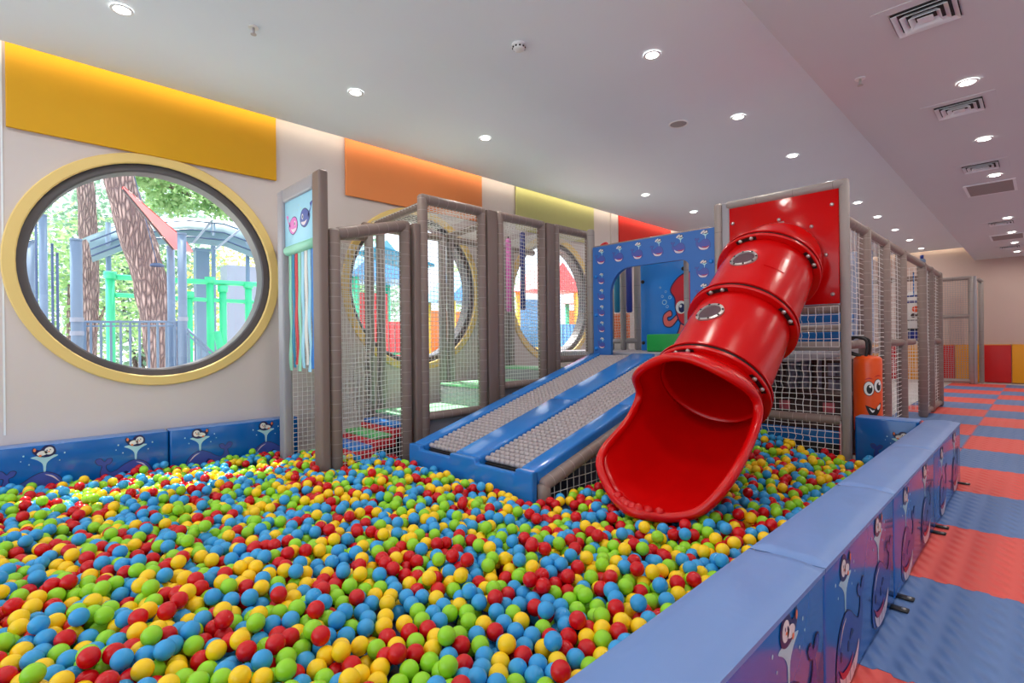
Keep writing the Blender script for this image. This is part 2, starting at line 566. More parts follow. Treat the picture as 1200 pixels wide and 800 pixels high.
def motif(mb, o, ux, uy, nrm, s, flip=False, low=None, penguin=True, fine=True, body='whale'):
    """whale with a penguin riding its water spout; o = whale's lower centre, s = whale length"""
    fx = -1 if flip else 1

    def T(P):
        return [((a - .5) * s * fx, b * s) for a, b in P]

    def P(shape, key, lay):
        q = T(shape)
        if low is not None:
            q = [(a, max(b, low)) for a, b in q]
        mb.poly(q, o, ux, uy, nrm, lay * 0.0012, key)
    P(grow(WHALE, (.014 if fine else .010)), 'outline', 1)
    P(WHALE, body, 2)
    P(BELLY, 'belly', 3)
    P(MOUTH, 'mouth', 4)
    if fine:
        P(SHINE, 'belly', 3)
        P(ell(.16, .20, .022, .05), 'outline', 3)
        P(ell(.40, .20, .022, .05), 'outline', 3)
        P(spline([(.44, .24), (.50, .32), (.58, .28), (.52, .26)], 3), 'outline', 3)
        for x in (.28, .42, .56):
            P([(x, -.02), (x + .012, -.02), (x + .012, -.12), (x, -.12)], 'outline', 4)
    # water spout
    P(spline([(.315, .54), (.345, .54), (.36, .70), (.44, .79), (.54, .85), (.42, .87), (.33, .83), (.24, .87), (.12, .85), (.22, .79), (.30, .70)], 3), 'splash', 1)
    if fine:
        for x, y, r in ((.02, .88, .015), (.64, .90, .015), (.1, .74, .012), (.56, .72, .012), (.68, .8, .01)):
            P(ell(x, y, r, r * 1.2, n=8), 'splash', 1)
    if penguin:
        def Q(shape, key, lay):
            P([(.34 + (a - .38) * .62, .95 + (b - .94) * .78) for a, b in shape], key, lay)
        Q(grow(spline([(.12, .86), (.10, .98), (.20, 1.08), (.36, 1.07), (.46, .98), (.56, 1.0), (.62, 1.06), (.66, .98), (.58, .88), (.46, .82), (.28, .80)], 4), .01), 'outline', 2)
        Q(ell(.25, .95, .115, .098), 'white', 3)
        Q(ell(.42, .90, .13, .062, -.1), 'white', 3)
        if fine:
            Q(ell(.22, .975, .014, .02, n=8), 'outline', 4)
            Q(ell(.30, .965, .014, .02, n=8), 'outline', 4)
            Q(ell(.255, .93, .025, .015, n=8), 'orangepad', 4)
            Q(ell(.60, 1.0, .035, .045, n=10), 'orangepad', 4)
            Q(ell(.47, .84, .04, .03, n=10), 'orangepad', 4)


# ================================================================== SETTING
XW, YF, ZC, ZS = -5.6, 17.95, 3.49, 3.145
WIN = [(1.0, 1.86), (3.78, 1.86), (6.44, 1.86)]
RW = 0.965

mb = MB(); mb.box((-5.9, -4.2, -0.12), (3.4, YF, -0.02), 'floor')
struct('floor', mb)
mb = MB(); mb.box((-5.42, -1.5, -0.02), (-0.69, 5.28, -0.002), 'pitshade')  # added dark sheet, painted shade under the balls
struct('floor_pit', mb)
mb = MB(); mb.box((-40, -20, -0.22), (-5.9, 40, -0.12), 'ground')
struct('ground_outside', mb)

# left wall: strips around round openings
mb = MB()


def wall_with_holes(mb, x0, x1, ya, yb, za, zb, holes, r, key, n=48):
    """wall slab between planes x0 (outside) and x1 (room side) with round holes"""
    hs = sorted(holes)
    edges = [ya] + [(hs[i][0] + hs[i + 1][0]) / 2 for i in range(len(hs) - 1)] + [yb]
    for i, (cy, cz) in enumerate(hs):
        y0, y1 = edges[i], edges[i + 1]
        outer = []
        for k in range(n):
            q = 2 * PI * (k + 0.5) / n
            dy, dz = math.cos(q), math.sin(q)
            t = 1e9
            if dy > 1e-9: t = min(t, (y1 - cy) / dy)
            if dy < -1e-9: t = min(t, (y0 - cy) / dy)
            if dz > 1e-9: t = min(t, (zb - cz) / dz)
            if dz < -1e-9: t = min(t, (za - cz) / dz)
            outer.append((cy + dy * t, cz + dz * t))
        # snap nearest samples to the corners
        for c in ((y0, za), (y1, za), (y0, zb), (y1, zb)):
            j = min(range(n), key=lambda k: (outer[k][0] - c[0]) ** 2 + (outer[k][1] - c[1]) ** 2)
            outer[j] = c
        inner = [(cy + r * math.cos(2 * PI * (k + .5) / n), cz + r * math.sin(2 * PI * (k + .5) / n)) for k in range(n)]
        for x, fl in ((x1, False), (x0, True)):
            vs = [(x, a, b) for a, b in outer] + [(x, a, b) for a, b in inner]
            fs = [(k, (k + 1) % n, n + (k + 1) % n, n + k) for k in range(n)]
            mb.add(vs, [f[::-1] for f in fs] if fl else fs, key)
        vs = [(x1, a, b) for a, b in inner] + [(x0, a, b) for a, b in inner]
        mb.add(vs, [(k, (k + 1) % n, n + (k + 1) % n, n + k) for k in range(n)], key)


wall_with_holes(mb, XW - 0.25, XW, -0.35, 8.0, -0.02, 3.8, WIN, RW + 0.005, 'wall')
mb.box((XW - 0.25, -4.2, -0.02), (XW, -0.35, 3.8), 'wall')
mb.box((XW - 0.25, 8.0, -0.02), (XW, YF, 3.8), 'wall')
# shallow joints in the wall lining
mb.box((XW, -0.03, 0.5), (XW + 0.004, -0.018, 3.7), 'vent')
mb.box((XW, 8.05, 2.6), (XW + 0.03, 8.27, 3.7), 'wall')
struct('wall_left', mb)
mb = MB(); mb.box((-5.9, YF, -0.02), (3.4, YF + 0.2, 3.8), 'wallfar')
struct('wall_far', mb)
# main ceiling, stops short of the walls so the cove lights wash down
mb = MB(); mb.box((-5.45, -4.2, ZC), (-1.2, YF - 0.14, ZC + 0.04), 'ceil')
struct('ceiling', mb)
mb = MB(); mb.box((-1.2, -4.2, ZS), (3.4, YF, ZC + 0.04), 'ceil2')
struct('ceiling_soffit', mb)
mb = MB(); mb.box((-5.9, -4.2, 3.8), (3.4, YF + 0.2, 3.9), 'ceil')
struct('ceiling_slab', mb)
# cove LED strips lying on the ceiling edge
mb = MB(); mb.box((-5.47, -4.0, ZC + 0.05), (-5.452, YF - 0.2, ZC + 0.075), 'led')
mb.box((-5.45, YF - 0.155, ZC + 0.05), (-1.25, YF - 0.142, ZC + 0.075), 'led')
struct('trim_cove_light', mb)
# right-hand wall: unseen, right of the corridor; openings invented to let in sky fill
mb = MB()
mb.box((3.2, -4.2, -0.02), (3.4, YF, 0.9), 'wall')
mb.box((3.2, -4.2, 2.3), (3.4, YF, ZS), 'wall')
for y in np.arange(-4.2, 18, 2.46):
    mb.box((3.2, y, 0.9), (3.4, y + 1.7, 2.3), 'wall')
struct('wall_right', mb)

# round windows
for i, (cy, cz) in enumerate(WIN):
    mb = MB()
    mb.ring((XW - 0.20, cy, cz), (1, 0, 0), RW - 0.075, RW, 0.17, 'gasket', 72)
    w = tag(mb.build('window_%d' % (i + 1), None, (XW - 0.2, cy, cz)), kind='structure')
    # ring() works in world space: shift so the origin sits at the window
    mb = MB(); mb.ring((XW, cy, cz), (1, 0, 0), RW - 0.012, RW + 0.075, 0.028, 'trimy', 72)
    mb.build('window_trim', w)
    mb = MB(); mb.disc((XW - 0.12, cy, cz), (1, 0, 0), RW - 0.07, 'glass', h=0.008, n=64)
    mb.build('window_pane', w)

# ------------------------------------------------------------------ coloured wall panels
for y0, y1, key, lab in ((0.0, 2.02, 'pyellow', 'wide golden yellow panel above the round window nearest the camera'),
                         (2.79, 4.86, 'porange', 'orange panel high on the wall behind the net enclosure'),
                         (5.55, 7.5, 'polive', 'olive green panel high on the wall behind the tall net bays'),
                         (8.29, 10.25, 'pred', 'red panel high on the wall above the whale print doorway')):
    mb = MB()
    zb = 2.885
    mb.rbox((XW + 0.012, y0, zb), (XW + 0.04, y1, 3.62), key, r=0.006, seg=2)
    tag(mb.build('wall_panel', None, (XW + 0.03, (y0 + y1) / 2, zb)), lab, 'panel', 'coloured panels along the window wall')
# build() with loc: vertices are stored relative to loc

# ------------------------------------------------------------------ ceiling fittings
light_spots = []


def downlight(x, y, z, lab):
    t = thing('downlight', lab, 'ceiling light', (x, y, z), 'recessed downlights')
    mb = MB(); mb.ring((x, y, z - 0.006), (0, 0, -1), 0.05, 0.068, 0.006, 'lamprim', 24)
    mb2 = MB(); mb2.disc((x, y, z - 0.004), (0, 0, -1), 0.052, 'lamp', h=0.004, n=20)
    mb.build('rim', t); mb2.build('lens', t)
    light_spots.append((x, y, z))


ordn = ['first', 'second', 'third', 'fourth', 'fifth', 'sixth', 'seventh', 'eighth', 'ninth', 'tenth', 'eleventh', 'twelfth', 'thirteenth', 'fourteenth', 'fifteenth', 'sixteenth', 'seventeenth', 'eighteenth']
for i, y in enumerate((0.577, 2.306, 3.89, 7.28, 8.9)):
    downlight(-4.385, y, ZC, '%s ceiling downlight from the camera in the row nearest the round windows' % ordn[i])
for i, y in enumerate((3.75, 5.45, 7.12, 8.76, 10.43, 11.95, 13.68, 15.4, 17.1)):
    downlight(-2.183, y, ZC, '%s ceiling downlight from the camera in the row over the red slide' % ordn[i])
for i, y in enumerate((5.32, 6.97, 8.64, 11.93, 13.64, 15.2, 16.86)):
    downlight(-0.385, y, ZS, '%s downlight from the camera in the lower ceiling over the walkway' % ordn[i])
# fill lamps added out of view, no fixtures: rows extended, one row invented
for x, y, z in ((-4.385, -1.1, ZC), (-4.385, -2.8, ZC), (-2.183, 2.07, ZC), (-2.183, 0.4, ZC), (-2.183, -1.3, ZC), (-0.385, 3.65, ZS), (-0.385, 2.0, ZS), (-0.385, 0.3, ZS), (1.4, 3.65, ZS), (1.4, 0.3, ZS), (1.4, 7, ZS), (1.4, 10.3, ZS), (1.4, 13.6, ZS)):
    light_spots.append((x, y, z))


def diffuser(y, lab, s=0.19):
    x, z = -0.48, ZS
    t = thing('ceiling_vent', lab, 'vent', (x, y, z), 'square air diffusers')
    mb = MB(); mb.box((x - s * .82, y - s * .82, z - 0.004), (x + s * .82, y + s * .82, z - 0.001), 'ventdark'); mb.build('duct_opening', t)
    # picture-frame collar
    mb = MB()
    for (a0, b0, a1, b1) in ((-1.25, -1.25, 1.25, -.85), (-1.25, .85, 1.25, 1.25), (-1.25, -.85, -.85, .85), (.85, -.85, 1.25, .85)):
        mb.box((x + a0 * s, y + b0 * s, z - 0.004), (x + a1 * s, y + b1 * s, z), 'ceil2')
    mb.build('collar', t)
    mb = MB()
    for k, q in enumerate((0.80, 0.60, 0.40)):
        a, b, d = q * s, (q - .13) * s, 0.012 + 0.006 * k
        for (ux, uy) in ((1, 0), (-1, 0), (0, 1), (0, -1)):
            px, py = -uy, ux
            vs = [(x + ux * a + px * a, y + uy * a + py * a, z - 0.008 - d), (x + ux * a - px * a, y + uy * a - py * a, z - 0.008 - d), (x + ux * b - px * b, y + uy * b - py * b, z - 0.004), (x + ux * b + px * b, y + uy * b + py * b, z - 0.004)]
            vs += [(p[0], p[1], p[2] + 0.003) for p in vs]
            mb.add(vs, [(0, 1, 2, 3), (7, 6, 5, 4), (0, 4, 5, 1), (2, 6, 7, 3), (1, 5, 6, 2), (3, 7, 4, 0)], 'vent')
    mb.box((x - .2 * s, y - .2 * s, z - 0.03), (x + .2 * s, y + .2 * s, z - 0.026), 'vent')
    mb.build('louvres', t)


for y, lab in ((4.03, 'square white air diffuser nearest the camera, at the top edge of the picture'), (5.88, 'second square air diffuser from the camera, beside a soffit downlight'),
               (8.1, 'third square air diffuser from the camera, just before the grey return grille'), (12.4, 'fourth square air diffuser from the camera, beyond the large return grille'),
               (15.9, 'farthest square air diffuser, close to the far wall')):
    diffuser(y, lab)
for y, sx, sy, lab in ((9.35, .22, .34, 'larger grey return air grille in the lower ceiling, nearer the camera'), (14.2, .22, .34, 'small looking far return air grille near the far wall')):
    x, z = -0.46, ZS
    t = thing('return_vent', lab, 'vent', (x, y, z), 'return air grilles')
    mb = MB()
    mb.box((x - sx - .03, y - sy - .03, z - .012), (x + sx + .03, y - sy, z), 'vent'); mb.box((x - sx - .03, y + sy, z - .012), (x + sx + .03, y + sy + .03, z), 'vent')
    mb.box((x - sx - .03, y - sy, z - .012), (x - sx, y + sy, z), 'vent'); mb.box((x + sx, y - sy, z - .012), (x + sx + .03, y + sy, z), 'vent')
    mb.build('border', t)
    mb = MB()
    mb.box((x - sx, y - sy, z - .003), (x + sx, y + sy, z - .001), 'ventdark')
    for k in range(34):
        yy = y - sy + (k + .3) * 2 * sy / 34
        mb.box((x - sx, yy, z - .010), (x + sx, yy + .012, z - .004), 'grille')
    mb.build('grille_slats', t)

p = at_z(608, 52, ZC)
t = thing('smoke_detector', 'round white smoke detector on the main ceiling', 'smoke detector', (p[0], p[1], ZC))
mb = MB(); mb.disc((p[0], p[1], ZC), (0, 0, -1), 0.055, 'lamprim', h=0.018, n=24); mb.build('mount', t)
mb = MB(); mb.disc((p[0], p[1], ZC - 0.018), (0, 0, -1), 0.046, 'lamprim', h=0.02, n=24, dome=0.012)
for k in range(10):
    q = 2 * PI * k / 10
    mb.box((p[0] + .046 * math.cos(q) - .006, p[1] + .046 * math.sin(q) - .006, ZC - 0.034), (p[0] + .046 * math.cos(q) + .006, p[1] + .046 * math.sin(q) + .006, ZC - 0.024), 'ventdark')
mb.build('sensor_head', t)
for (u, v, z, lab) in ((297, 32, ZC, 'small sprinkler head in the main ceiling above the yellow panel'), (1008, 92, ZS, 'small sprinkler head in the lower ceiling near its edge')):
    p = at_z(u, v, z)
    t = thing('ceiling_sprinkler', lab, 'sprinkler', (p[0], p[1], z), 'ceiling sprinklers')
    mb = MB(); mb.disc((p[0], p[1], z), (0, 0, -1), 0.035, 'lamprim', h=0.006, n=20); mb.build('escutcheon', t)
    mb = MB(); mb.tube([(p[0], p[1], z - .006), (p[0], p[1], z - .045)], 0.009, 'steel', 8)
    mb.disc((p[0], p[1], z - .05), (0, 0, -1), 0.02, 'steel', h=0.004, n=12); mb.build('nozzle', t)
p = at_z(795, 145, ZC)
t = thing('ceiling_speaker', 'round grey ceiling speaker grille above the whale doorway', 'speaker', (p[0], p[1], ZC))
mb = MB(); mb.ring((p[0], p[1], ZC), (0, 0, -1), 0.085, 0.10, 0.008, 'lamprim', 32); mb.build('rim', t)
mb = MB(); mb.disc((p[0], p[1], ZC), (0, 0, -1), 0.086, 'grille', h=0.004, n=32); mb.build('grille', t)

# ================================================================== FLOOR MATS (interlocking foam)


def mat_outline():
    P = []
    n = 10
    def side(f):
        for k in range(n):
            for j, d in ((0.2, 0.0), (0.3, 0.016), (0.7, 0.016), (0.8, 0.0)):
                P.append(f((k + j) / n, d))
    side(lambda t, d: (-.5 + t, -.5 - d + .008))
    side(lambda t, d: (.5 + d - .008, -.5 + t))
    side(lambda t, d: (.5 - t, .5 - d + .008 - .0))
    side(lambda t, d: (-.5 + d - .008 + .0, .5 - t))
    return P


MATP = [(a * 0.997, b * 0.997) for a, b in mat_outline()]
mbm = MB(); mbm.prism(MATP, (0, 0, -0.019), (1, 0, 0), (0, 1, 0), (0, 0, 1), 0.019, 'eva_r')
mat_r = mbm.build('foam_mat')
mbm = MB(); mbm.prism(MATP, (0, 0, -0.019), (1, 0, 0), (0, 1, 0), (0, 0, 1), 0.019, 'eva_b')
mat_b = mbm.build('foam_mat')
mat_r.hide_render = False
first = {0: mat_r, 1: mat_b}
used = {0: False, 1: False}
cols = [(-1.1, 'column along the net frame'), (-0.1, 'column beside the padded barrier')]
for ci, (cx, cn) in enumerate(cols):
    for r in range(0, 18):
        y = r + 0.70
        if y > 17.2: break
        if ci == 0 and y < 6.2: continue
        colr = (r + (1 if ci else 0)) % 2   # 0 red, 1 blue

        src = first[colr]
        o = src if not used[colr] else src.copy()
        if used[colr]: C.objects.link(o)
        used[colr] = True
        o.location = (cx, y, 0)
        n_from = r if ci else r - 5
        tag(o, 'slate blue foam floor mat beside the camera, below the bottom picture edge' if r == 0 else '%s foam floor mat, %s from the camera in the %s' % ('coral red' if colr == 0 else 'slate blue', ordn[n_from - 1], cn), 'floor mat', 'interlocking foam floor mats')
for r in range(0, 18):       # the next columns, just right of the frame
    for cx in (0.9,):
        y = r + 0.70
        if y > 17.2: continue
        colr = r % 2
        o = first[colr].copy(); C.objects.link(o)
        o.location = (cx, y, 0)
        tag(o, '%s foam floor mat just beyond the right picture edge, %s row from the camera' % ('coral red' if colr == 0 else 'slate blue', ordn[r]), 'floor mat', 'interlocking foam floor mats')

# ================================================================== PADDED BARRIERS OF THE BALL PIT
# --- pads along the window wall
seams = [-1.2, -0.28, 0.985, 1.97]
seams = [-1.33, -0.18 + 0.0, 1.02, 2.16]
XM = -5.43
labs = ['padded blue wall mat with whale prints, mostly outside the left picture edge', 'long padded blue wall mat with whale and penguin prints under the large round window',
        'padded blue wall mat with whale prints between the entry gate and the next wall mat']
marks = {0: [], 1: [(0.16, 1), (0.71, -1), (-.30 + .35 * 0, 1)], 2: [(1.24, 1), (1.76, 1)]}
for i in range(3):
    y0, y1 = seams[i] + .004, seams[i + 1] - .004
    if i == 2: y1 = 2.16
    mb = MB()
    mb.rbox((XW + 0.004, y0, -0.01), (XM, y1, 0.425), 'blue', r=0.018, topkey='bluetop_lit')
    for (yy, fl) in [(-0.42, 1)] * (i == 0) + [(0.13, -1), (0.71, -1)] * (i == 1) + [(1.325, 1), (1.905, 1)] * (i == 2):
        motif(mb, (XM, yy, 0.0), (0, 1, 0), (0, 0, 1), (1, 0, 0), 0.385, flip=(fl < 0), low=0.0)
    tag(mb.build('padded_wall_mat', None, (XW + .06, (y0 + y1) / 2, -0.01)), labs[i], 'padded mat', 'padded mats on the window wall')

# --- barrier along the walkway
bs = [-1.6, -0.45, 0.70, 1.77, 2.82, 4.05, 5.50]
blab = ['padded barrier section behind the camera', 'padded barrier section beside the camera', 'nearest padded blue barrier section, cut by the bottom picture edge',
        'second padded barrier section from the camera, with a whole whale print', 'third padded barrier section from the camera', 'farthest padded barrier section, at the corner of the ball pit']
XB0, XB1 = -0.685, -0.468
for i in range(0, 6):
    y0, y1 = bs[i] + .0025, bs[i + 1] - .0025
    t = thing('padded_barrier', blab[i], 'padded barrier', ((XB0 + XB1) / 2, (y0 + y1) / 2, 0), 'padded barriers along the walkway')
    mb = MB()
    mb.rbox((XB0, y0, 0.0), (XB1, y1, 0.474), 'blue', r=0.014)
    L = y1 - y0
    for fr, fl, dz in ((.28, False, 0.0), (.76, False, 0.012)):
        motif(mb, (XB1, y0 + L * fr, 0.062 + dz), (0, 1, 0), (0, 0, 1), (1, 0, 0), 0.37, flip=fl, body='whalelow')
        motif(mb, (XB0, y0 + L * fr, 0.062 + dz), (0, -1, 0), (0, 0, 1), (-1, 0, 0), 0.37, flip=fl, fine=False)
    mb.build('cover', t)
    # soft top with a slightly puffed surface
    mb = MB()
    nx, ny = 8, 40
    vs, fs = [], []
    for a in range(nx + 1):
        for b in range(ny + 1):
            u, w = a / nx, b / ny
            puff = 0.014 * (1 - abs(2 * u - 1) ** 5) * (1 - abs(2 * w - 1) ** 90) + 0.003 * math.sin(w * 17 + a * .8) * math.sin(PI * u)
            vs.append((XB0 - .004 + (XB1 - XB0 + .008) * u, y0 + L * w, 0.480 + puff))
    for a in range(nx):
        for b in range(ny):
            fs.append((a * (ny + 1) + b, (a + 1) * (ny + 1) + b, (a + 1) * (ny + 1) + b + 1, a * (ny + 1) + b + 1))
    mb.add(vs, fs, 'bluetop_lit', smooth=True)
    e = nx * (ny + 1)
    lo = [(v[0], v[1], 0.466) for v in vs]
    bnd = [b for b in range(ny + 1)]
    sk = [vs[b] for b in bnd] + [lo[b] for b in bnd]
    mb.add(sk, [(k, k + 1, ny + 2 + k, ny + 1 + k) for k in range(ny)], 'bluetop_lit')
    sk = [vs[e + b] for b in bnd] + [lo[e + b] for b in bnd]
    mb.add(sk, [(k + 1, k, ny + 1 + k, ny + 2 + k) for k in range(ny)], 'bluetop_lit')
    mb.build('top_cushion', t)
    for dy, nm in ((L - .07, 0), (.06, 1)):
        if i == 5 and nm == 0: dy = L - .05
        mb = MB()
        yy = y0 + dy
        mb.rbox((XB1 - .005, yy - .020, 0.002), (XB1 + .062, yy + .020, 0.012), 'black', r=.003, seg=1)
        mb.disc((XB1 + .044, yy, 0.011), (0, 0, 1), 0.009, 'bolt', h=0.002, n=12, dome=.003)
        mb.build('floor_strap', t)
# --- short end barrier to the tower
t = thing('padded_barrier', 'short padded barrier closing the pit between the slide tower and the corner', 'padded barrier', (-.92, 5.41, 0), 'padded barriers along the walkway')
mb = MB(); mb.rbox((-1.158, 5.325, 0), (-0.71, 5.50, 0.49), 'blue', r=.02, topkey='bluetop_lit')
motif(mb, (-0.88, 5.325, .07), (1, 0, 0), (0, 0, 1), (0, -1, 0), .30, flip=True, body='whalelow')
mb.build('cover', t)

# ================================================================== ENTRY GATE
GY = 1.87
t = thing('entry_gate', 'tall silver grey padded entry gate with a light blue sign and ribbon curtain', 'gate', (-4.7, GY + .04, 0))
mb = MB()
mb.rbox((-5.16, GY, 0.0), (-5.03, GY + .085, 2.65), 'gatefoam', r=.022)
mb.rbox((-4.36, GY, 0.0), (-4.21, GY + .085, 2.65), 'taupe_plain', r=.022)
mb.rbox((-5.03, GY + .004, 2.52), (-4.36, GY + .081, 2.648), 'gatefoam', r=.02)
mb.build('frame', t)
mb = MB()
mb.rbox((-5.035, GY + .03, 2.09), (-4.355, GY + .06, 2.53), 'skyblue', r=.006, seg=1)


def fish(mb, o, s, key, flip):
    fx = -1 if flip else 1
    U, V, N = (1, 0, 0), (0, 0, 1), (0, -1, 0)
    body = spline([(-.4, 0), (-.28, .26), (0, .33), (.28, .2), (.42, .02), (.26, -.2), (0, -.3), (-.28, -.2)], 4)
    tail = spline([(.34, .0), (.58, .36), (.66, .5), (.44, .44), (.5, .3), (.28, .1)], 3)
    for P, k, l in ((grow(body, .03), 'outline', 1), (tail, key, 2), (body, key, 2), (ell(-.18, .08, .07, .1), 'white', 3), (ell(-.16, .07, .035, .06), 'outline', 4), (spline([(-.3, -.1), (0, -.12), (.2, -.08), (.0, -.24), (-.22, -.2)], 3), 'belly', 3)):
        mb.poly([(a * s * fx, b * s) for a, b in P], o, U, V, N, l * .0012, k)


fish(mb, (-4.83, GY + .03, 2.27), .24, 'pink', True)
fish(mb, (-4.57, GY + .03, 2.30), .25, 'whale', False)
for a, b, r in ((-4.70, 2.44, .012), (-4.66, 2.40, .016), (-4.73, 2.40, .010)):
    mb.poly(ell(0, 0, r, r, n=10), (a, GY + .03, b), (1, 0, 0), (0, 0, 1), (0, -1, 0), .0015, 'splash')
mb.build('sign_panel', t)
mb = MB(); mb.pipe((-5.02, GY + .045, 2.06), (-4.37, GY + .045, 2.06), .045, 'mint', 16)
mb.build('roll', t)
keys = ['mint', 'teal', 'stepred', 'mint', 'skyblue', 'white', 'skyblue', 'stepblue']
for k, key in enumerate(keys):
    x0 = -4.99 + k * .072
    mb = MB()
    n = 14
    zz = [2.03 - (2.03 - .93 - .03 * (k % 3)) * j / n for j in range(n + 1)]
    vs, fs = [], []
    for j, z in enumerate(zz):
        w = .010 * math.sin(j * .9 + k * 1.7) * j / n
        vs += [(x0, GY + .045 + w, z), (x0 + .062, GY + .045 + w * .5, z), (x0, GY + .048 + w, z), (x0 + .062, GY + .048 + w * .5, z)]
    for j in range(n):
        a, b = j * 4, j * 4 + 4
        fs += [(a, a + 1, b + 1, b), (a + 3, a + 2, b + 2, b + 3), (a + 2, a, b, b + 2), (a + 1, a + 3, b + 3, b + 1)]
    mb.add(vs, fs, key, smooth=True)
    mb.build('curtain_strip', t)

# ================================================================== NET ENCLOSURE (left) -- posts, rails, nets, all one bolted frame
XN = -4.327
t = thing('net_enclosure', 'taupe foam post frame with white nets running along the left of the roller ramp', 'play net frame', (XN, 4.0, 0))


def post(p0, p1, r=.052, key='taupe', nm='post', par=None):
    mb = MB(); mb.pipe(p0, p1, r, key, 14); return mb.build(nm, par)


def board(lo, hi, key='taupe_plain', nm='post_board', par=None, r=.012):
    mb = MB(); mb.rbox(lo, hi, key, r=r, seg=2); return mb.build(nm, par)


def netp(p, U, V, nu, nv, par, r=.0028, key='net', sag=.012):
    mb = MB(); mb.net(p, U, V, nu, nv, r, key, sag); return mb.build('net', par)


A = Vector((-4.262, 2.02, 0)); B = Vector((-4.37, 2.80, 0))
post(A, A + Vector((0, 0, 2.17)), .055, par=t)
post(B, B + Vector((0, 0, 2.37)), .055, par=t)
post(A + Vector((0, .02, 2.13)), B + Vector((0, 0, 2.33)), .055, nm='rail', par=t)
d = (B - A)
mbn = MB()
nz = 46
a0 = A + d * .06 + Vector((0, 0, .04)); U = d * .88
mbn.net(a0, U, Vector((0, 0, 2.02)), 17, nz)
mbn.build('net', t)
board((-4.39, 2.87, 0), (-4.30, 2.945, 2.36), par=t)
yb = [(2.985, 3.76, .435), (4.03, 4.745, .675), (5.01, 5.70, .945)]
for k, (ya, ye, zr) in enumerate(yb):
    post((XN, ya, 0.0 if k == 0 else .25 * k), (XN, ya, 2.66), par=t)
    post((XN, ye, .2 + .2 * k), (XN, ye, 2.66), par=t)
    post((XN, ya - .03, 2.62), (XN, ye + .03, 2.62), nm='rail', par=t)
    post((XN, ya, zr), (XN, ye, zr), .045, nm='rail', par=t)
    netp((XN, ya + .045, zr), (0, ye - ya - .09, 0), (0, 0, 2.62 - zr), 16, 50 - 4 * k, t)
    if k < 2:
        board((XN - .045, ye + .06, .2 + .2 * k), (XN + .045, yb[k + 1][0] - .06, 2.655), par=t)
# back posts by the window wall with rails, netted roof between
for y in (2.98, 3.13, 4.02, 4.15, 5.12, 5.25):
    post((-5.40, y, 0), (-5.40, y, 2.55), .052, key='greyfoam', par=t)
for a, b in ((2.98, 4.15), (4.02, 5.25)):
    pass
post((-5.40, 2.9, 2.52), (-5.40, 5.75, 2.52), .045, key='taupe', nm='rail', par=t)
post((-5.40, 2.02, 2.30), (-5.40, 2.98, 2.40), .045, key='taupe', nm='rail', par=t)
for y in (3.06, 4.09):
    post((-5.36, y, 2.55), (XN - .03, y, 2.60), .04, key='taupe', nm='rail', par=t)
for (ya, ye) in ((3.0, 3.8), (4.05, 4.75), (5.0, 5.72)):
    netp((XN - .02, ya, 2.60), (0, ye - ya, 0), (-1.03, 0, -.03), 14, 18, t)
netp(A + Vector((0, .03, 2.11)), d * .95 + Vector((0, 0, .20)), Vector((-1.05, .06, .2)), 16, 20, t)
# first posts behind the gate and the net along the wall
post((-5.36, 2.03, 0), (-5.36, 2.03, 2.34), .052, par=t)
netp((-5.30, 2.06, .05), (.02, .86, 0), (0, 0, 2.2), 18, 48, t, r=.0026)

# stepped decks behind the nets
for k, (ya, ye, z, lab) in enumerate(((2.99, 3.90, .42, 'lowest light green deck pad behind the first tall net bay'), (3.91, 4.90, .67, 'middle light green deck pad one step up behind the second net bay'),
                                   (4.91, 5.24, .84, 'upper grey and green deck step just before the whale doorway'))):
    tt = thing('deck_step', lab, 'deck pad', (-4.9, (ya + ye) / 2, 0), 'stepped deck pads')
    mb = MB(); mb.rbox((-5.32, ya, 0), (-4.40, ye, z - .035), 'gatefoam', r=.015); mb.build('base_block', tt)
    mb = MB(); mb.rbox((-5.32, ya, z - .034), (-4.40, ye, z), 'deckgreen', r=.012); mb.build('top_mat', tt)

# soft stairs inside the enclosure
tt = thing('soft_stairs', 'red soft play stairs with blue and green cushions inside the corner net', 'soft stairs', (-4.9, 2.6, 0))
for k, (y0, y1, z, key) in enumerate(((2.36, 2.55, .17, 'stepblue'), (2.575, 2.765, .255, 'green'), (2.79, 2.94, .345, 'stepblue'))):
    mb = MB()
    mb.rbox((-5.24, y0 - .02, max(0, z - .12)), (-4.56, y1 + .03, z - .03), 'stepred', r=.012)
    mb.box((-5.2, y0, 0), (-4.62, y1 + .02, max(0.005, z - .12)), 'dark')  # dark block painted as the shaded hollow under the step
    mb.build('riser', tt)
    mb = MB(); mb.rbox((-5.22, y0, z - .03), (-4.58, y1, z + .012), key, r=.014); mb.build('cushion', tt)
mb = MB(); mb.rbox((-5.24, 2.20, 0), (-4.66, 2.33, .10), 'mint', r=.012); mb.build('entry_pad', tt)
for y in (2.40, 2.62):
    mb = MB(); mb.rbox((-4.60, y, .0), (-4.53, y + .16, .06), 'stepred', r=.01); mb.build('foot', tt)

# hanging rolls behind the second bay
for u0, v0, v1, key, lab in ((595.5, 275, 365, 'pink', 'slim pink punching roll hanging behind the middle net bay'), (612, 268, 363, 'navy', 'slim navy blue punching roll hanging behind the middle net bay')):
    p = at_x(u0, v0, -4.70); q = at_x(u0, v1, -4.70)
    tt = thing('hanging_roll', lab, 'hanging roll', (p[0], p[1], q[2]), 'hanging punching rolls')
    mb = MB(); mb.pipe((p[0], p[1], q[2]), (p[0], p[1], p[2] - .05), .034, key, 14); mb.build('roll', tt)
    mb = MB(); mb.tube([(p[0], p[1], p[2] - .06), (p[0] + .004, p[1], p[2] - .02), (p[0], p[1], min(2.50, p[2] + .02))], .008, 'dark', 6); mb.build('strap', tt)

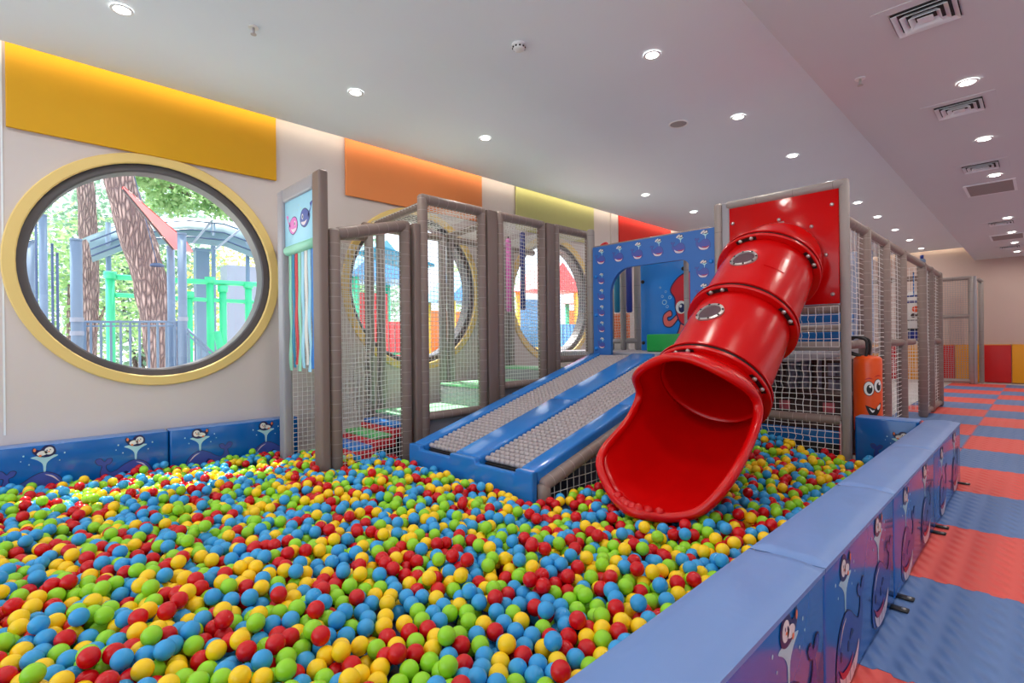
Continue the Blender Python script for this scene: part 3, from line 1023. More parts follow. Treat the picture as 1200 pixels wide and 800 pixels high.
# ================================================================== ROLLER RAMP
t = thing('roller_ramp', 'blue padded ramp with two beds of small grey rollers leading up to the whale doorway', 'ramp', (-3.2, 3.9, 0))
R0, R1 = Vector((0, 2.60, .285)), Vector((0, 5.24, 1.03))
sl = (R1 - R0); SL = sl.length; sdir = sl / SL; sn = Vector((0, -sdir.z, sdir.y))


def slopebox(mb, x0, x1, s0, s1, n0, n1, key, r=.02, seg=3):
    fr = Matrix(((1, 0, 0, 0), (0, sdir.y, sn.y, R0.y), (0, sdir.z, sn.z, R0.z), (0, 0, 0, 1)))
    return mb.rbox((x0, s0, n0), (x1, s1, n1), key, r=r, seg=seg, frame=fr)


for (x0, x1, nm) in ((-3.955, -3.80, 'side_pad'), (-3.36, -3.05, 'centre_pad'), (-2.605, -2.44, 'side_pad')):
    for s0, s1 in ((0, SL * .46), (SL * .463, SL)):
        mb = MB(); slopebox(mb, x0, x1, s0, s1, -.16, 0.0, 'rampblue', r=.022); mb.build(nm, t)
# front pad with two notches
mb = MB()
top, nt_ = .283, .245
mb.prism([(-3.955, .0), (-2.44, .0), (-2.44, top), (-2.605, top), (-2.615, nt_), (-3.04, nt_), (-3.05, top), (-3.36, top), (-3.37, nt_), (-3.79, nt_), (-3.80, top), (-3.955, top)],
         (0, 2.555, 0), (1, 0, 0), (0, 0, 1), (0, 1, 0), .055, 'rampblue')
fp = mb.build('front_pad', t)
bv = fp.modifiers.new('soft_edges', 'BEVEL'); bv.width = .012; bv.segments = 3; bv.limit_method = 'ANGLE'
mb = MB(); slopebox(mb, -3.80, -2.60, .05, SL - .02, -.155, -.075, 'dark', r=.005, seg=1); mb.build('under_tray', t)
NR = 50
for (xa, xb) in ((-3.795, -3.365), (-3.045, -2.61)):
    mbed = MB(); slopebox(mbed, xa, xb, .04, SL - .02, -.075, -.06, 'dark', r=.003, seg=1)
    bed = mbed.build('roller_bed', t)
    tm = None
    for k in range(NR):
        s = .07 + (SL - .12) * k / (NR - 1)
        c = R0 + sdir * s + sn * (-.035)
        if tm is None:
            mb = MB()
            W = (xb - xa); m = 8
            for j in range(m):
                xs0 = xa + W * j / m + .003; xs1 = xa + W * (j + 1) / m - .003
                o = Vector((0, c.y, c.z))
                mb.tube([o + Vector((xs0, 0, 0)), o + Vector((xs0 + .004, 0, 0)), o + Vector((xs1 - .004, 0, 0)), o + Vector((xs1, 0, 0))], [.016, .0215, .0215, .016], 'roller', 10)
            tm = mb.build('roller', bed); s_first = s
        else:
            o = tm.copy(); C.objects.link(o); o.parent = bed
            o.location = Vector(tm.location) + sdir * (s - s_first)
# foam rail and net closing the right side under the ramp
xr = -2.43
post((xr, 2.64, .175), (xr, 5.20, .90), .05, nm='lower_rail', par=t)
post((xr, 2.66, 0.0), (xr, 2.66, .19), .05, nm='post', par=t)
mb = MB()
n = 34
for k in range(n):
    y = 2.70 + 2.45 * k / n
    z = .175 + (y - 2.64) * .2832
    mb.tube([(xr + .004 * math.sin(k * 2.1), y, 0.02), (xr, y, z)], .0028, 'net', 4, cap=False)
for j in range(12):
    z = .03 + .07 * j
    y0 = max(2.68, 2.64 + (z - .175) / .2832)
    if y0 < 5.1:
        mb.tube([(xr, y0 + (5.17 - y0) * q / 5, z + .004 * math.sin(q * 3 + j)) for q in range(6)], .0028, 'net', 4, cap=False)
mb.build('net', t)
mb = MB(); mb.box((-3.9, 2.64, 0.0), (-3.88, 5.2, .14), 'dark'); mb.build('liner', t)

# ================================================================== WHALE DOORWAY PANEL
YD = 5.30
t = thing('doorway_panel', 'blue vinyl doorway panel printed with small whales at the top of the roller ramp', 'doorway panel', (-3.15, YD, 1.03))
ox0, ox1, oz0, oz1 = -3.955, -2.385, .98, 2.352
ix0, ix1, iz1 = -3.70, -2.66, 2.055
outer = [(ox0, oz0), (ix0, oz0)] + [(ix0, z) for z in (1.5,)]
arc = [(ix0 + .30 * (1 - math.cos(q)), iz1 - .32 + .32 * math.sin(q)) for q in np.linspace(0, PI / 2, 9)]
arc2 = [(ix1 - .10 * (1 - math.sin(q)), iz1 - .10 + .10 * math.cos(q)) for q in np.linspace(0, PI / 2, 6)]
P = outer + arc + arc2 + [(ix1, oz0), (ox1, oz0), (ox1, oz1), (ox0, oz1)]
mb = MB(); mb.prism(P, (0, YD + .05, 0), (1, 0, 0), (0, 0, 1), (0, -1, 0), .05, 'doorblue')


def small_whale(x, z, s, pen=True):
    motif(mb, (x, YD, z), (1, 0, 0), (0, 0, 1), (0, -1, 0), s, flip=True, penguin=pen, fine=False, body='whalesmall')
    for a, b in ((.0, .98), (.08, 1.02), (-.06, .92)):
        mb.poly(ell(a * s, b * s, .07 * s, .06 * s, n=10), (x, YD, z), (1, 0, 0), (0, 0, 1), (0, -1, 0), .006, 'white')


for k in range(6):
    small_whale(-3.84 + .262 * k + (.02 if k == 5 else 0), 2.155, .15 + .004 * k)
for k in range(5):
    small_whale(-3.835, 1.90 - .20 * k, .11)
for k in range(4):
    small_whale(-2.52, 1.86 - .25 * k, .15)
mb.build('vinyl_sheet', t)
for x, z in ((-3.91, 1.98), (-3.91, 1.50), (-3.91, 1.08), (-2.42, 2.0)):
    mb = MB(); mb.disc((x, YD, z), (0, -1, 0), .022, 'deepblue', h=.012, n=14, dome=.010); mb.build('bolt', t)
post((-4.03, YD + .06, .9), (-4.03, YD + .06, 2.60), .05, key='greyfoam', nm='post', par=t)
post((-4.03, YD + .09, 2.34), (-2.45, YD + .09, 2.34), .045, nm='rail', par=t)
mb = MB()
p0 = Vector((-3.86, YD + .09, 2.36))
mb.tube([p0 + Vector((.055 * math.cos(q), .055 * math.sin(q) , .055 * math.sin(q))) for q in np.linspace(0, 6.2, 14)], .016, 'stepred', 8)
mb.tube([p0 + Vector((0, -.07, -.02)), p0 + Vector((-.02, -.075, -.12)), p0 + Vector((.01, -.07, -.17))], .014, 'stepred', 8)
mb.build('red_tie', t)

# ---------------- upper deck and what is seen through the doorway
t = thing('upper_deck', 'grey foam upper platform on posts behind the whale doorway and slide tower', 'platform', (-2.9, 7.4, 0))
mb = MB(); mb.rbox((-4.2, 5.45, .95), (-1.66, 9.4, 1.03), 'gatefoam', r=.015); mb.build('deck_pad', t)
mb = MB(); mb.rbox((-5.3, 5.84, .95), (-4.205, 9.4, 1.03), 'gatefoam', r=.015); mb.build('deck_pad', t)
post((-2.905, 5.70, 1.03), (-2.905, 5.70, 2.28), .03, key='greyfoam', par=t)
for x in (-3.9, -2.6):
    for y in (6.6, 8.2, 9.3):
        post((x, y, 0), (x, y, .95), .05, key='taupe', par=t)
# far rails and posts above the deck
for x, y, z1, r in ((-4.44, 6.7, 2.3, .045), (-4.21, 6.75, 2.3, .06), (-4.70, 6.75, 2.3, .05)):
    post((x, y, 1.03), (x, y, z1), r, key='greyfoam', par=t)
post((-4.75, 6.72, 1.17), (-4.2, 6.72, 1.17), .04, key='greyfoam', nm='rail', par=t)
netp((-4.9, 6.82, 1.04), (.75, 0, 0), (0, 0, .62), 16, 14, t)

tt = thing('octopus_panel', 'glossy blue wall panel with a red octopus print, seen through the doorway', 'printed panel', (-2.6, 6.3, 1.03))
mb = MB()
mb.rbox((-3.88, 6.28, 1.034), (-2.70, 6.33, 2.26), 'deepblue', r=.012)
O = (-3.215, 6.28, 1.58); UX, UZ, NN = (1, 0, 0), (0, 0, 1), (0, -1, 0)
head = spline([(-.13, .0), (-.14, .14), (-.20, .26), (-.10, .40), (.05, .46), (.2, .40), (.26, .22), (.2, .0), (.16, -.12), (.08, -.2), (-.06, -.18)], 4)
tent = [spline([(-.08, -.08), (-.2, -.22), (-.30, -.20), (-.31, -.08), (-.22, -.02), (-.20, -.08), (-.26, -.10), (-.25, -.15), (-.18, -.13), (-.02, .02)], 4),
        spline([(-.04, -.12), (-.10, -.30), (-.19, -.42), (-.12, -.44), (.0, -.34), (.04, -.14)], 4),
        spline([(.06, -.12), (.08, -.34), (.02, -.46), (.12, -.46), (.18, -.30), (.16, -.10)], 4)]
for P in tent:
    mb.poly(grow(P, .016), O, UX, UZ, NN, .0012, 'outline'); mb.poly(P, O, UX, UZ, NN, .0024, 'octo2')
mb.poly(grow(head, .018), O, UX, UZ, NN, .0036, 'outline'); mb.poly(head, O, UX, UZ, NN, .0048, 'octo')
mb.poly(ell(-.06, .02, .075, .085), O, UX, UZ, NN, .006, 'white'); mb.poly(ell(-.05, .01, .045, .06), O, UX, UZ, NN, .0072, 'outline'); mb.poly(ell(-.065, .035, .018, .02), O, UX, UZ, NN, .0084, 'white')
for a, b, r in ((-.30, .10, .035), (-.22, .16, .022), (-.33, .18, .018), (-.26, .04, .02), (-.36, .30, .014), (-.20, .24, .014), (-.28, .24, .016)):
    mb.poly(ell(a, b, r, r, n=14), O, UX, UZ, NN, .0012, 'splash'); mb.poly(ell(a, b, r * .7, r * .7, n=14), O, UX, UZ, NN, .0024, 'deepblue')
mb.build('panel', tt)
for x, z in ((-3.84, 1.98), (-3.84, 1.14), (-3.24, 2.1)):
    mb = MB(); mb.disc((x, 6.28, z), (0, -1, 0), .025, 'black', h=.01, n=14, dome=.012); mb.build('bolt', tt)
mb = MB(); mb.rbox((-3.48, 5.76, 1.034), (-2.95, 6.0, 1.25), 'greenblock', r=.015)
tag(mb.build('foam_block', None, (-3.2, 5.86, 1.034)), 'green foam block on the deck beside the slide, behind the doorway', 'foam block')
for x, y, z0, z1, key, lab in ((-4.38, 6.45, 1.59, 2.3, 'teal', 'teal hanging roll seen through the whale doorway'), (-4.17, 6.45, 1.58, 2.3, 'navy', 'dark blue hanging roll seen through the whale doorway')):
    tt = thing('hanging_roll', lab, 'hanging roll', (x, y, z0), 'hanging punching rolls')
    mb = MB(); mb.pipe((x, y, z0), (x, y, z1 - .04), .045, key, 14); mb.build('roll', tt)
    mb = MB(); mb.tube([(x, y, z1 - .05), (x, y, z1 + .1)], .008, 'dark', 6); mb.build('strap', tt)
tt = thing('padded_screen', 'orange padded screen low behind the doorway rail', 'padded screen', (-4.75, 6.95, 1.03))
mb = MB(); mb.rbox((-5.05, 6.92, 1.20), (-4.50, 6.98, 1.60), 'orangepad', r=.015); mb.build('pad', tt)
mb = MB(); mb.rbox((-5.05, 6.925, 1.034), (-4.50, 6.975, 1.20), 'white', r=.01); mb.build('lower_pad', tt)

# ================================================================== SLIDE TOWER
YT = 5.30
t = thing('slide_tower', 'tall grey foam tower frame with a glossy red sheet panel holding the tube slide', 'slide tower', (-1.78, YT, 0))
post((-2.335, YT, 0), (-2.335, YT, 2.58), .045, key='greyfoam', par=t)
board((-2.292, YT - .03, .9), (-2.215, YT + .04, 2.575), key='gatefoam', par=t)
mb = MB(); mb.rbox((-1.248, YT - .035, 0), (-1.172, YT + .045, 2.585), 'greyfoam', r=.028); 
mb.build('post', t)
mb = MB()
pp = [(-2.25, YT - .0, 2.542), (-1.20, YT - .0, 2.542)]
mb.pipe(pp[0], pp[1], .042, 'greyfoam', 14); mb.build('rail', t)
mb = MB(); mb.rbox((-2.225, YT - .02, 1.485), (-1.247, YT - .002, 2.512), 'redpanel', r=.008, seg=2); mb.build('red_panel', t)
for u, v in ((859, 262), (913, 257.5), (951, 265.5), (968, 298.5), (975, 239.5), (976, 344.5)):
    p = at_y(u, v, YT - .02)
    mb = MB(); mb.disc((p[0], YT - .02, p[2]), (0, -1, 0), .017, 'bolt', h=.008, n=14, dome=.010); mb.build('bolt', t)
for z, k in ((1.44, 'taupe'), (1.105, 'greyfoam'), (.445, 'taupe')):
    post((-2.30, YT, z), (-1.25, YT, z), .043, key=k, nm='rail', par=t)
post((-2.30, YT + .35, 1.27), (-1.25, YT + .35, 1.27), .035, key='greyfoam', nm='rail', par=t)
netp((-2.29, YT - .045, 1.10), (1.04, 0, 0), (0, 0, .36), 17, 5, t, r=.003)
netp((-2.29, YT - .01, .45), (1.04, 0, 0), (0, 0, .64), 17, 12, t, r=.003)
netp((-2.29, YT - .03, .08), (1.04, 0, 0), (0, 0, .36), 17, 7, t, r=.003)
# blue pads and under-structure behind the tower net
for z0, z1, lab in ((1.32, 1.42, 'upper blue pad behind the tower net'), (1.13, 1.24, 'lower blue pad behind the tower net, just over the grey rail')):
    tt = thing('blue_pad', lab, 'pad', (-1.78, YT + .5, z0), 'blue pads behind the tower net')
    mb = MB(); mb.rbox((-2.25, YT + .46, z0), (-1.26, YT + .54, z1), 'rampblue', r=.02); mb.build('pad', tt)
    for x in (-2.22, -1.30):
        mb = MB(); mb.box((x, YT + .455, z0 - .002), (x + .02, YT + .545, z1 + .002), 'navy'); mb.build('end_seam', tt)
tt = thing('play_counter', 'dark brown play counter with rose squares behind the lower tower net', 'play counter', (-1.9, 6.6, 0))
mb = MB(); mb.rbox((-2.42, 6.15, 0.0), (-1.30, 6.25, .56), 'brown', r=.01, seg=2); mb.build('front_board', tt)
mb = MB(); mb.rbox((-2.44, 6.08, .56), (-1.30, 6.55, .60), 'brown', r=.008, seg=2); mb.build('worktop', tt)
for x in (-2.05, -1.62):
    mb = MB(); mb.rbox((x, 6.143, .40), (x + .11, 6.151, .50), 'rose', r=.003, seg=1); mb.build('rose_square', tt)
for x in (-2.42, -2.22, -2.14, -1.82, -1.72, -1.46, -1.40):
    mb = MB(); mb.rbox((x, 6.5, 0), (x + .05, 6.56, .948), 'brown', r=.006, seg=1); mb.build('timber_post', tt)
for z in (.72, .90):
    mb = MB(); mb.rbox((-1.68, 6.505, z), (-1.40, 6.555, z + .035), 'brown', r=.005, seg=1); mb.build('crossbar', tt)
tt = thing('white_curtain', 'pale hanging curtain sheets under the platform behind the brown counter', 'curtain', (-1.9, 7.1, 0))
mb = MB()
vs, fs = [], []
n = 60
for k in range(n + 1):
    x = -2.5 + 1.2 * k / n
    y = 7.2 + .03 * math.sin(k * .9)
    vs += [(x, y, .05), (x, y, .93)]
for k in range(n): fs.append((2 * k, 2 * k + 2, 2 * k + 3, 2 * k + 1))
mb.add(vs, fs, 'lavender', smooth=True); mb.build('cloth', tt)
tt = thing('kick_board', 'blue and red kick board low behind the bottom tower net', 'kick board', (-1.75, YT + .3, 0))
mb = MB(); mb.rbox((-2.05, YT + .26, .18), (-1.28, YT + .31, .30), 'rampblue', r=.008); mb.build('blue_board', tt)
mb = MB(); mb.rbox((-1.30, YT + .12, .02), (-1.262, YT + .255, .40), 'stepred', r=.008); mb.build('red_end', tt)
mb = MB(); mb.rbox((-2.05, YT + .262, .02), (-1.28, YT + .30, .178), 'dark', r=.004); mb.build('base', tt)

# ================================================================== TUBE SLIDE
XS = -1.712
t = thing('tube_slide', 'big glossy red tube slide with smoked oval ports and a flared open mouth', 'tube slide', (XS, 3.9, 0))
RT_ = .372
RINGS = [(4.867, 1.775, .75), (4.275, 1.291, .725), (3.697, .822, .70)]


def frame_at(y, z, th):
    return Vector((XS, y, z)), Vector((1, 0, 0)), Vector((0, -math.sin(th), math.cos(th))), Vector((0, -math.cos(th), -math.sin(th)))


def tube_along(path, R, key='red', n=48, cap=False, inner=None):
    """path: list of (y, z, tilt, radius factor); double walled"""
    mb = MB()
    vs, fs = [], []
    for y, z, th, k in path:
        c, X, N, D = frame_at(y, z, th)
        for a in range(n):
            q = 2 * PI * a / n
            vs.append(c + (X * math.cos(q) + N * math.sin(q)) * R * k)
    m = len(path)
    for i in range(m - 1):
        for a in range(n):
            b = (a + 1) % n
            fs.append((i * n + a, i * n + b, (i + 1) * n + b, (i + 1) * n + a))
    mb.add(vs, fs, key, smooth=True)
    return mb


def solid(o, th=.012, off=-1):
    s = o.modifiers.new('wall_thickness', 'SOLIDIFY'); s.thickness = th; s.offset = off
    return o


# elbow out of the panel
path = []
for k in range(9):
    q = k / 8
    p0, p1, p2, p3 = np.array((5.272, 1.905)), np.array((5.15, 1.905)), np.array((5.0, 1.875)), np.array((4.880, 1.785))
    c = (1 - q) ** 3 * p0 + 3 * (1 - q) ** 2 * q * p1 + 3 * (1 - q) * q * q * p2 + q ** 3 * p3
    th = .75 * q ** 1.7
    path.append((c[0], c[1], th, 1.0 - .10 * (1 - q) ** 2))
solid(tube_along(path, RT_).build('elbow_section', t))
for i in range(2):
    (ya, za, ta), (yb_, zb_, tb) = RINGS[i], RINGS[i + 1]
    path = []
    for k in range(13):
        q = k / 12
        kk = 1.0 + .018 * math.sin(PI * q)
        if k in (4, 8): kk += .004
        path.append((ya + (yb_ - ya) * q, za + (zb_ - za) * q, ta + (tb - ta) * q, kk))
    solid(tube_along(path, RT_).build('tube_section', t))
for i, (y, z, th) in enumerate(RINGS):
    c, X, N, D = frame_at(y, z, th)
    for sgn in (-1, 1):
        mb = MB(); mb.ring(c + D * (.016 if sgn > 0 else -.016), D * sgn, RT_ - .004, .428, .020, 'red', 72)
        mb.build('flange', t)
    mb = MB(); mb.ring(c - D * .016, D, RT_ + .016, .415, .032, 'black', 60); mb.build('gasket', t)
    for ac in (100, 15, 250, 180):
        # dark recess with two bolts
        mb = MB()
        vs, fs = [], []
        K = 10
        for k in range(K + 1):
            q = math.radians(ac - 13 + 26 * k / K)
            e = X * math.cos(q) + N * math.sin(q)
            for rr in (RT_ + .006, .412):
                vs.append(c + D * .038 + e * rr)
        for k in range(K): fs.append((2 * k, 2 * k + 1, 2 * k + 3, 2 * k + 2))
        mb.add(vs, fs, 'black'); mb.build('bolt_recess', t)
        for da in (-7, 7):
            q = math.radians(ac + da)
            mb = MB(); mb.disc(c + D * .036 + (X * math.cos(q) + N * math.sin(q)) * .398, D, .016, 'bolt', h=.008, n=14, dome=.010); mb.build('bolt', t)

# oval ports on the upper left of both straight sections


def port(i, q, ang, R=RT_ + .022, hw=.105, hl=.095):
    (ya, za, ta), (yb_, zb_, tb) = RINGS[i], RINGS[i + 1]
    y, z, th = ya + (yb_ - ya) * q, za + (zb_ - za) * q, ta + (tb - ta) * q
    c, X, N, D = frame_at(y, z, th)

    def S(da, dl, r):
        aa = math.radians(ang) + da / RT_
        return c + D * dl + (X * math.cos(aa) + N * math.sin(aa)) * r
    K = 32
    mb = MB()
    rings = [(1.0, R - .014), (1.0, R), (.80, R + .002), (.78, R - .010)]
    vs = []
    for k in range(K):
        w = 2 * PI * k / K
        for f, r in rings:
            vs.append(S(hw * f * math.cos(w), hl * f * math.sin(w), r))
    fs = []
    for k in range(K):
        k2 = (k + 1) % K
        for j in range(3):
            fs.append((k * 4 + j, k * 4 + j + 1, k2 * 4 + j + 1, k2 * 4 + j))
    mb.add(vs, fs, 'steel', smooth=False)
    ringo = mb.build('port_ring', t)
    mb = MB()
    vs = [S(0, 0, R - .006)]
    for f in (.4, .8):
        for k in range(K):
            w = 2 * PI * k / K
            vs.append(S(hw * f * math.cos(w), hl * f * math.sin(w), R - .006))
    fs = [(0, 1 + k, 1 + (k + 1) % K) for k in range(K)] + [(1 + k, 1 + K + k, 1 + K + (k + 1) % K, 1 + (k + 1) % K) for k in range(K)]
    mb.add(vs, fs, 'portpane', smooth=True); mb.build('port_pane', t)
    for k in range(8):
        w = 2 * PI * (k + .3) / 8
        p = S(hw * .9 * math.cos(w), hl * .9 * math.sin(w), R)
        mb = MB(); mb.disc(p, p - c - D * (p - c).dot(D), .008, 'black', h=.004, n=8, dome=.006); mb.build('port_screw', ringo)


port(0, .45, 90)
port(1, .42, 95)
# moulded tag on the upper section
c, X, N, D = frame_at(4.60, 1.555, .73)
mb = MB()
vs, fs = [], []
for a in range(7):
    aa = math.radians(40 + 4 * a)
    for l in (-.09, .07):
        vs.append(c + D * l + (X * math.cos(aa) + N * math.sin(aa)) * (RT_ * 1.018 + .004))
for a in range(6): fs.append((2 * a, 2 * a + 1, 2 * a + 3, 2 * a + 2))
mb.add(vs, fs, 'red'); solid(mb.build('raised_tag', t), .006)

# handle plate above the tube
mb = MB()
a, b = at_y(886, 270, YT - .06), at_y(918, 261, YT - .06)
dv = Vector(b) - Vector(a); dv.normalize()
for q in (-.012, .012):
    mb.tube([Vector(a) + Vector((0, 0, q)), Vector(b) + Vector((0, 0, q))], .006, 'steel', 6)
for k in range(6):
    c = Vector(a).lerp(Vector(b), k / 5)
    mb.tube([c + Vector((0, 0, -.014)), c + Vector((0, 0, .014))], .007, 'dark' if k < 4 else 'steel', 6)
mb.build('hinge_plate', t)


# exit scoop: loft from the last flange to a rolled rim
CT = [(0, 3.17, 1.106), (.365, 3.243, .954), (.452, 3.466, .78), (.472, 3.282, .572), (.472, 2.878, .379), (.32, 2.786, .181), (.137, 2.665, .139), (0, 2.565, .165)]
kk = .063


def shrink(p, e):
    return p
Lp = [(XS - d_ + kk * max(0, 3.5 - y_), y_, z_) for d_, y_, z_ in CT]
Rp = [(XS + d_ + kk * max(0, 3.5 - y_), y_, z_) for d_, y_, z_ in CT]
loop = Lp + Rp[1:-1][::-1]
angs = [90, 135, 180, 207, 228, 242, 256, 270] + [360 - 76 + k for k in ()]
angL = [90, 135, 180, 207, 228, 242, 256, 270]
angs = angL + [180 - a + 360 for a in angL[1:-1][::-1]]
sub = 8
RIM = spline(loop, sub)
# gentle smoothing of the rim
RIM = np.array(RIM)
for _ in range(6):
    RIM = .5 * RIM + .25 * (np.roll(RIM, 1, 0) + np.roll(RIM, -1, 0))
AN = []
for i in range(len(angs)):
    a, b = angs[i], angs[(i + 1) % len(angs)]
    if b < a: b += 360
    for k in range(sub): AN.append(math.radians(a + (b - a) * k / sub))
c3, X3, N3, D3 = frame_at(3.697 + .002, .822 + .002, .70)
cen = RIM.mean(0)
IN = []          # rim centre line pulled in by the rim's own radius
for p in RIM:
    v = p - cen; v[1] *= .9
    IN.append(p - v / np.linalg.norm(v) * .028)
nS = 14
vs, fs = [], []
K = len(RIM)
D3n = np.array(D3)
for i in range(K):
    a = AN[i]
    P0 = np.array(c3 + (X3 * math.cos(a) + N3 * math.sin(a)) * (RT_ + .001))
    P3 = IN[i]
    L = np.linalg.norm(P3 - P0)
    w = max(0, -math.sin(a))
    tdir = D3n * (1 - w) + np.array((0, -.985, -.05)) * w
    tdir /= np.linalg.norm(tdir)
    P1 = P0 + D3n * L * .42
    P2 = P3 - tdir * L * .38
    for k in range(nS + 1):
        q = k / nS
        vs.append((1 - q) ** 3 * P0 + 3 * (1 - q) ** 2 * q * P1 + 3 * (1 - q) * q * q * P2 + q ** 3 * P3)
for i in range(K):
    j = (i + 1) % K
    for k in range(nS):
        fs.append((i * (nS + 1) + k, j * (nS + 1) + k, j * (nS + 1) + k + 1, i * (nS + 1) + k + 1))
mb = MB(); mb.add(vs, fs, 'red', smooth=True)
scoop = solid(mb.build('exit_scoop', t), .010, 0)
mb = MB(); mb.tube([tuple(p) for p in IN], .030, 'red', 12, closed=True)
lipi = [i for i in range(K) if math.sin(AN[i]) < -.90]
mb.build('rolled_rim', t)
idx = [i for i in range(K) if math.radians(248) < AN[i] < math.radians(284)]
for k in range(7):
    i = idx[int(round(k * (len(idx) - 1) / 6))]
    p = Vector(IN[i]) + Vector((0, .016, .024))
    bm = bmesh.new(); bmesh.ops.create_uvsphere(bm, u_segments=14, v_segments=8, radius=.030)
    mb = MB(); mb.add([w.co + p for w in bm.verts], [[w.index for w in f.verts] for f in bm.faces], 'red', smooth=True); bm.free()
    mb.build('lip_knob', t)

# ================================================================== SIDE NET FRAME (along the walkway)
XSN = -1.225
YS0 = YT + .06
t = thing('side_net_frame', 'long taupe foam frame with white nets running back beside the walkway', 'play net frame', (XSN, 8.3, 0))
ys = [(6.10, 'p'), (7.02, 'p'), (8.02, 'p'), (9.62, 'p'), (10.35, 'p'), (11.35, 'p')]
for y, _ in ys:
    post((XSN, y, 0.0), (XSN, y, 2.27), .058, par=t)
post((XSN - .35, 8.95, 0), (XSN - .35, 8.95, 2.27), .06, par=t)
prev = YT + .05
allp = [YT + .07] + [y for y, _ in ys]
post((XSN, YT + .062, 2.235), (XSN, 11.38, 2.235), .045, nm='rail', par=t)
for i in range(len(allp) - 1):
    y0, y1 = allp[i] + .05, allp[i + 1] - .05
    if i == 0:
        netp((XSN, y0, 1.20), (0, y1 - y0, 0), (0, 0, 1.0), 4, 20, t, r=.0030)
    elif i != 3:
        netp((XSN, y0, .07), (0, y1 - y0, 0), (0, 0, 2.12), 4, 42, t, r=.0030)
    if i in (0, 2, 5, 3):
        ye = y1 if i != 3 else y0 + .7
        post((XSN, y0 - (.06 if i else .03), 1.115), (XSN, ye + .05, 1.115), .042, key='taupe', nm='rail', par=t)
    if i not in (0, 3):
        post((XSN, y0 - .06, .06), (XSN, y1 + .06, .06), .045, nm='rail', par=t)
# cross panels inside the frame
board((-2.35, 6.9, 1.12), (-1.31, 6.94, 2.16), key='bluegrey', nm='cross_panel', par=t)
netp((-2.3, 9.58, .1), (1.05, 0, 0), (0, 0, 2.1), 18, 38, t)
netp((-3.4, 11.36, .1), (2.2, 0, 0), (0, 0, 2.1), 40, 38, t)
post((-3.4, 11.36, 2.2), (XSN, 11.36, 2.2), .045, nm='rail', par=t)
post((-3.4, 11.36, 0), (-3.4, 11.36, 2.25), .055, par=t)

# hanging rolls in the opening of the side frame
xh = XSN - .10
yh = float(at_x(1071.5, 350, xh - .10)[1]) - .02
tt = thing('hanging_roll', 'white hanging roll with brown and orange print in the opening of the side frame', 'hanging roll', (xh - .10, yh, .95), 'rolls in the side frame opening')
mb = MB(); mb.pipe((xh - .10, yh, 1.30), (xh - .10, yh, 1.90), .10, 'white', 18)
for z0, z1, key in ((1.86, 1.92, 'navy'), (1.96, 2.0, 'navy'), (1.58, 1.61, 'brown'), (1.44, 1.46, 'dark')):
    mb.pipe((xh - .10, yh, z0 - .15), (xh - .10, yh, z1 - .15), .1025, key, 18)
for a, z, r, key in ((-.2, 1.62, .05, 'orange'), (.35, 1.66, .035, 'brown'), (.1, 1.52, .03, 'brown'), (-.5, 1.52, .035, 'brown')):
    q = -PI / 3 + a
    mb.disc((xh - .10 + .1 * math.cos(q), yh + .1 * math.sin(q), z), (math.cos(q), math.sin(q), 0), r, key, h=.004, n=10)
mb.build('printed_body', tt)
mb = MB(); mb.pipe((xh - .10, yh, 1.12), (xh - .10, yh, 1.29), .085, 'navy', 16); mb.build('lower_roll', tt)
mb = MB(); mb.tube([(xh - .10, yh, 1.9), (xh - .10, yh, 2.17)], .012, 'navy', 8); mb.build('strap', tt)
tt = thing('blue_curtain_strip', 'narrow blue strip hanging from the top rail of the side frame', 'curtain strip', (xh - .05, yh - .37, 1.75))
mb = MB(); mb.rbox((xh - .055, yh - .42, 1.80), (xh - .045, yh - .32, 2.17), 'rampblue', r=.003, seg=1); mb.build('strip', tt)
mb = MB(); mb.tube([(xh - .05, yh - .42, 2.17), (xh - .05, yh - .32, 2.17)], .008, 'dark', 6); mb.build('hem_rod', tt)
tt = thing('roof_ornament', 'small blue ornament on top of the side net frame', 'ornament', (XSN, 9.65, 2.27))
mb = MB(); mb.disc((XSN, 9.65, 2.272), (0, 0, 1), .045, 'polegrey', h=.03, n=16, dome=.03); mb.build('cap', tt)
mb = MB(); mb.tube([(XSN, 9.65, 2.33), (XSN, 9.66, 2.38)], .02, 'navy', 8); mb.build('knob', tt)

# ================================================================== ORANGE PUNCHING BAG
bx, by = -1.118, 5.64
t = thing('punching_bag', 'orange vinyl punching bag with a cartoon face hanging from the side frame', 'punching bag', (bx, by, .30))
mb = MB()
prof = [(.0, .30), (.09, .305), (.110, .33), (.112, .45), (.111, .70), (.112, .93), (.109, .985), (.09, 1.005), (.06, 1.012), (0, 1.02)]
n = 36
vs, fs = [], []
for j, (r, z) in enumerate(prof):
    for k in range(n):
        q = 2 * PI * k / n
        wv = 1 + (.012 * math.sin(9 * q) if z > .98 else 0)
        vs.append((bx + r * wv * math.cos(q), by + r * wv * math.sin(q), z))
for j in range(len(prof) - 1):
    for k in range(n):
        k2 = (k + 1) % n
        fs.append((j * n + k, j * n + k2, (j + 1) * n + k2, (j + 1) * n + k))
mb.add(vs, fs, 'orange', smooth=True)


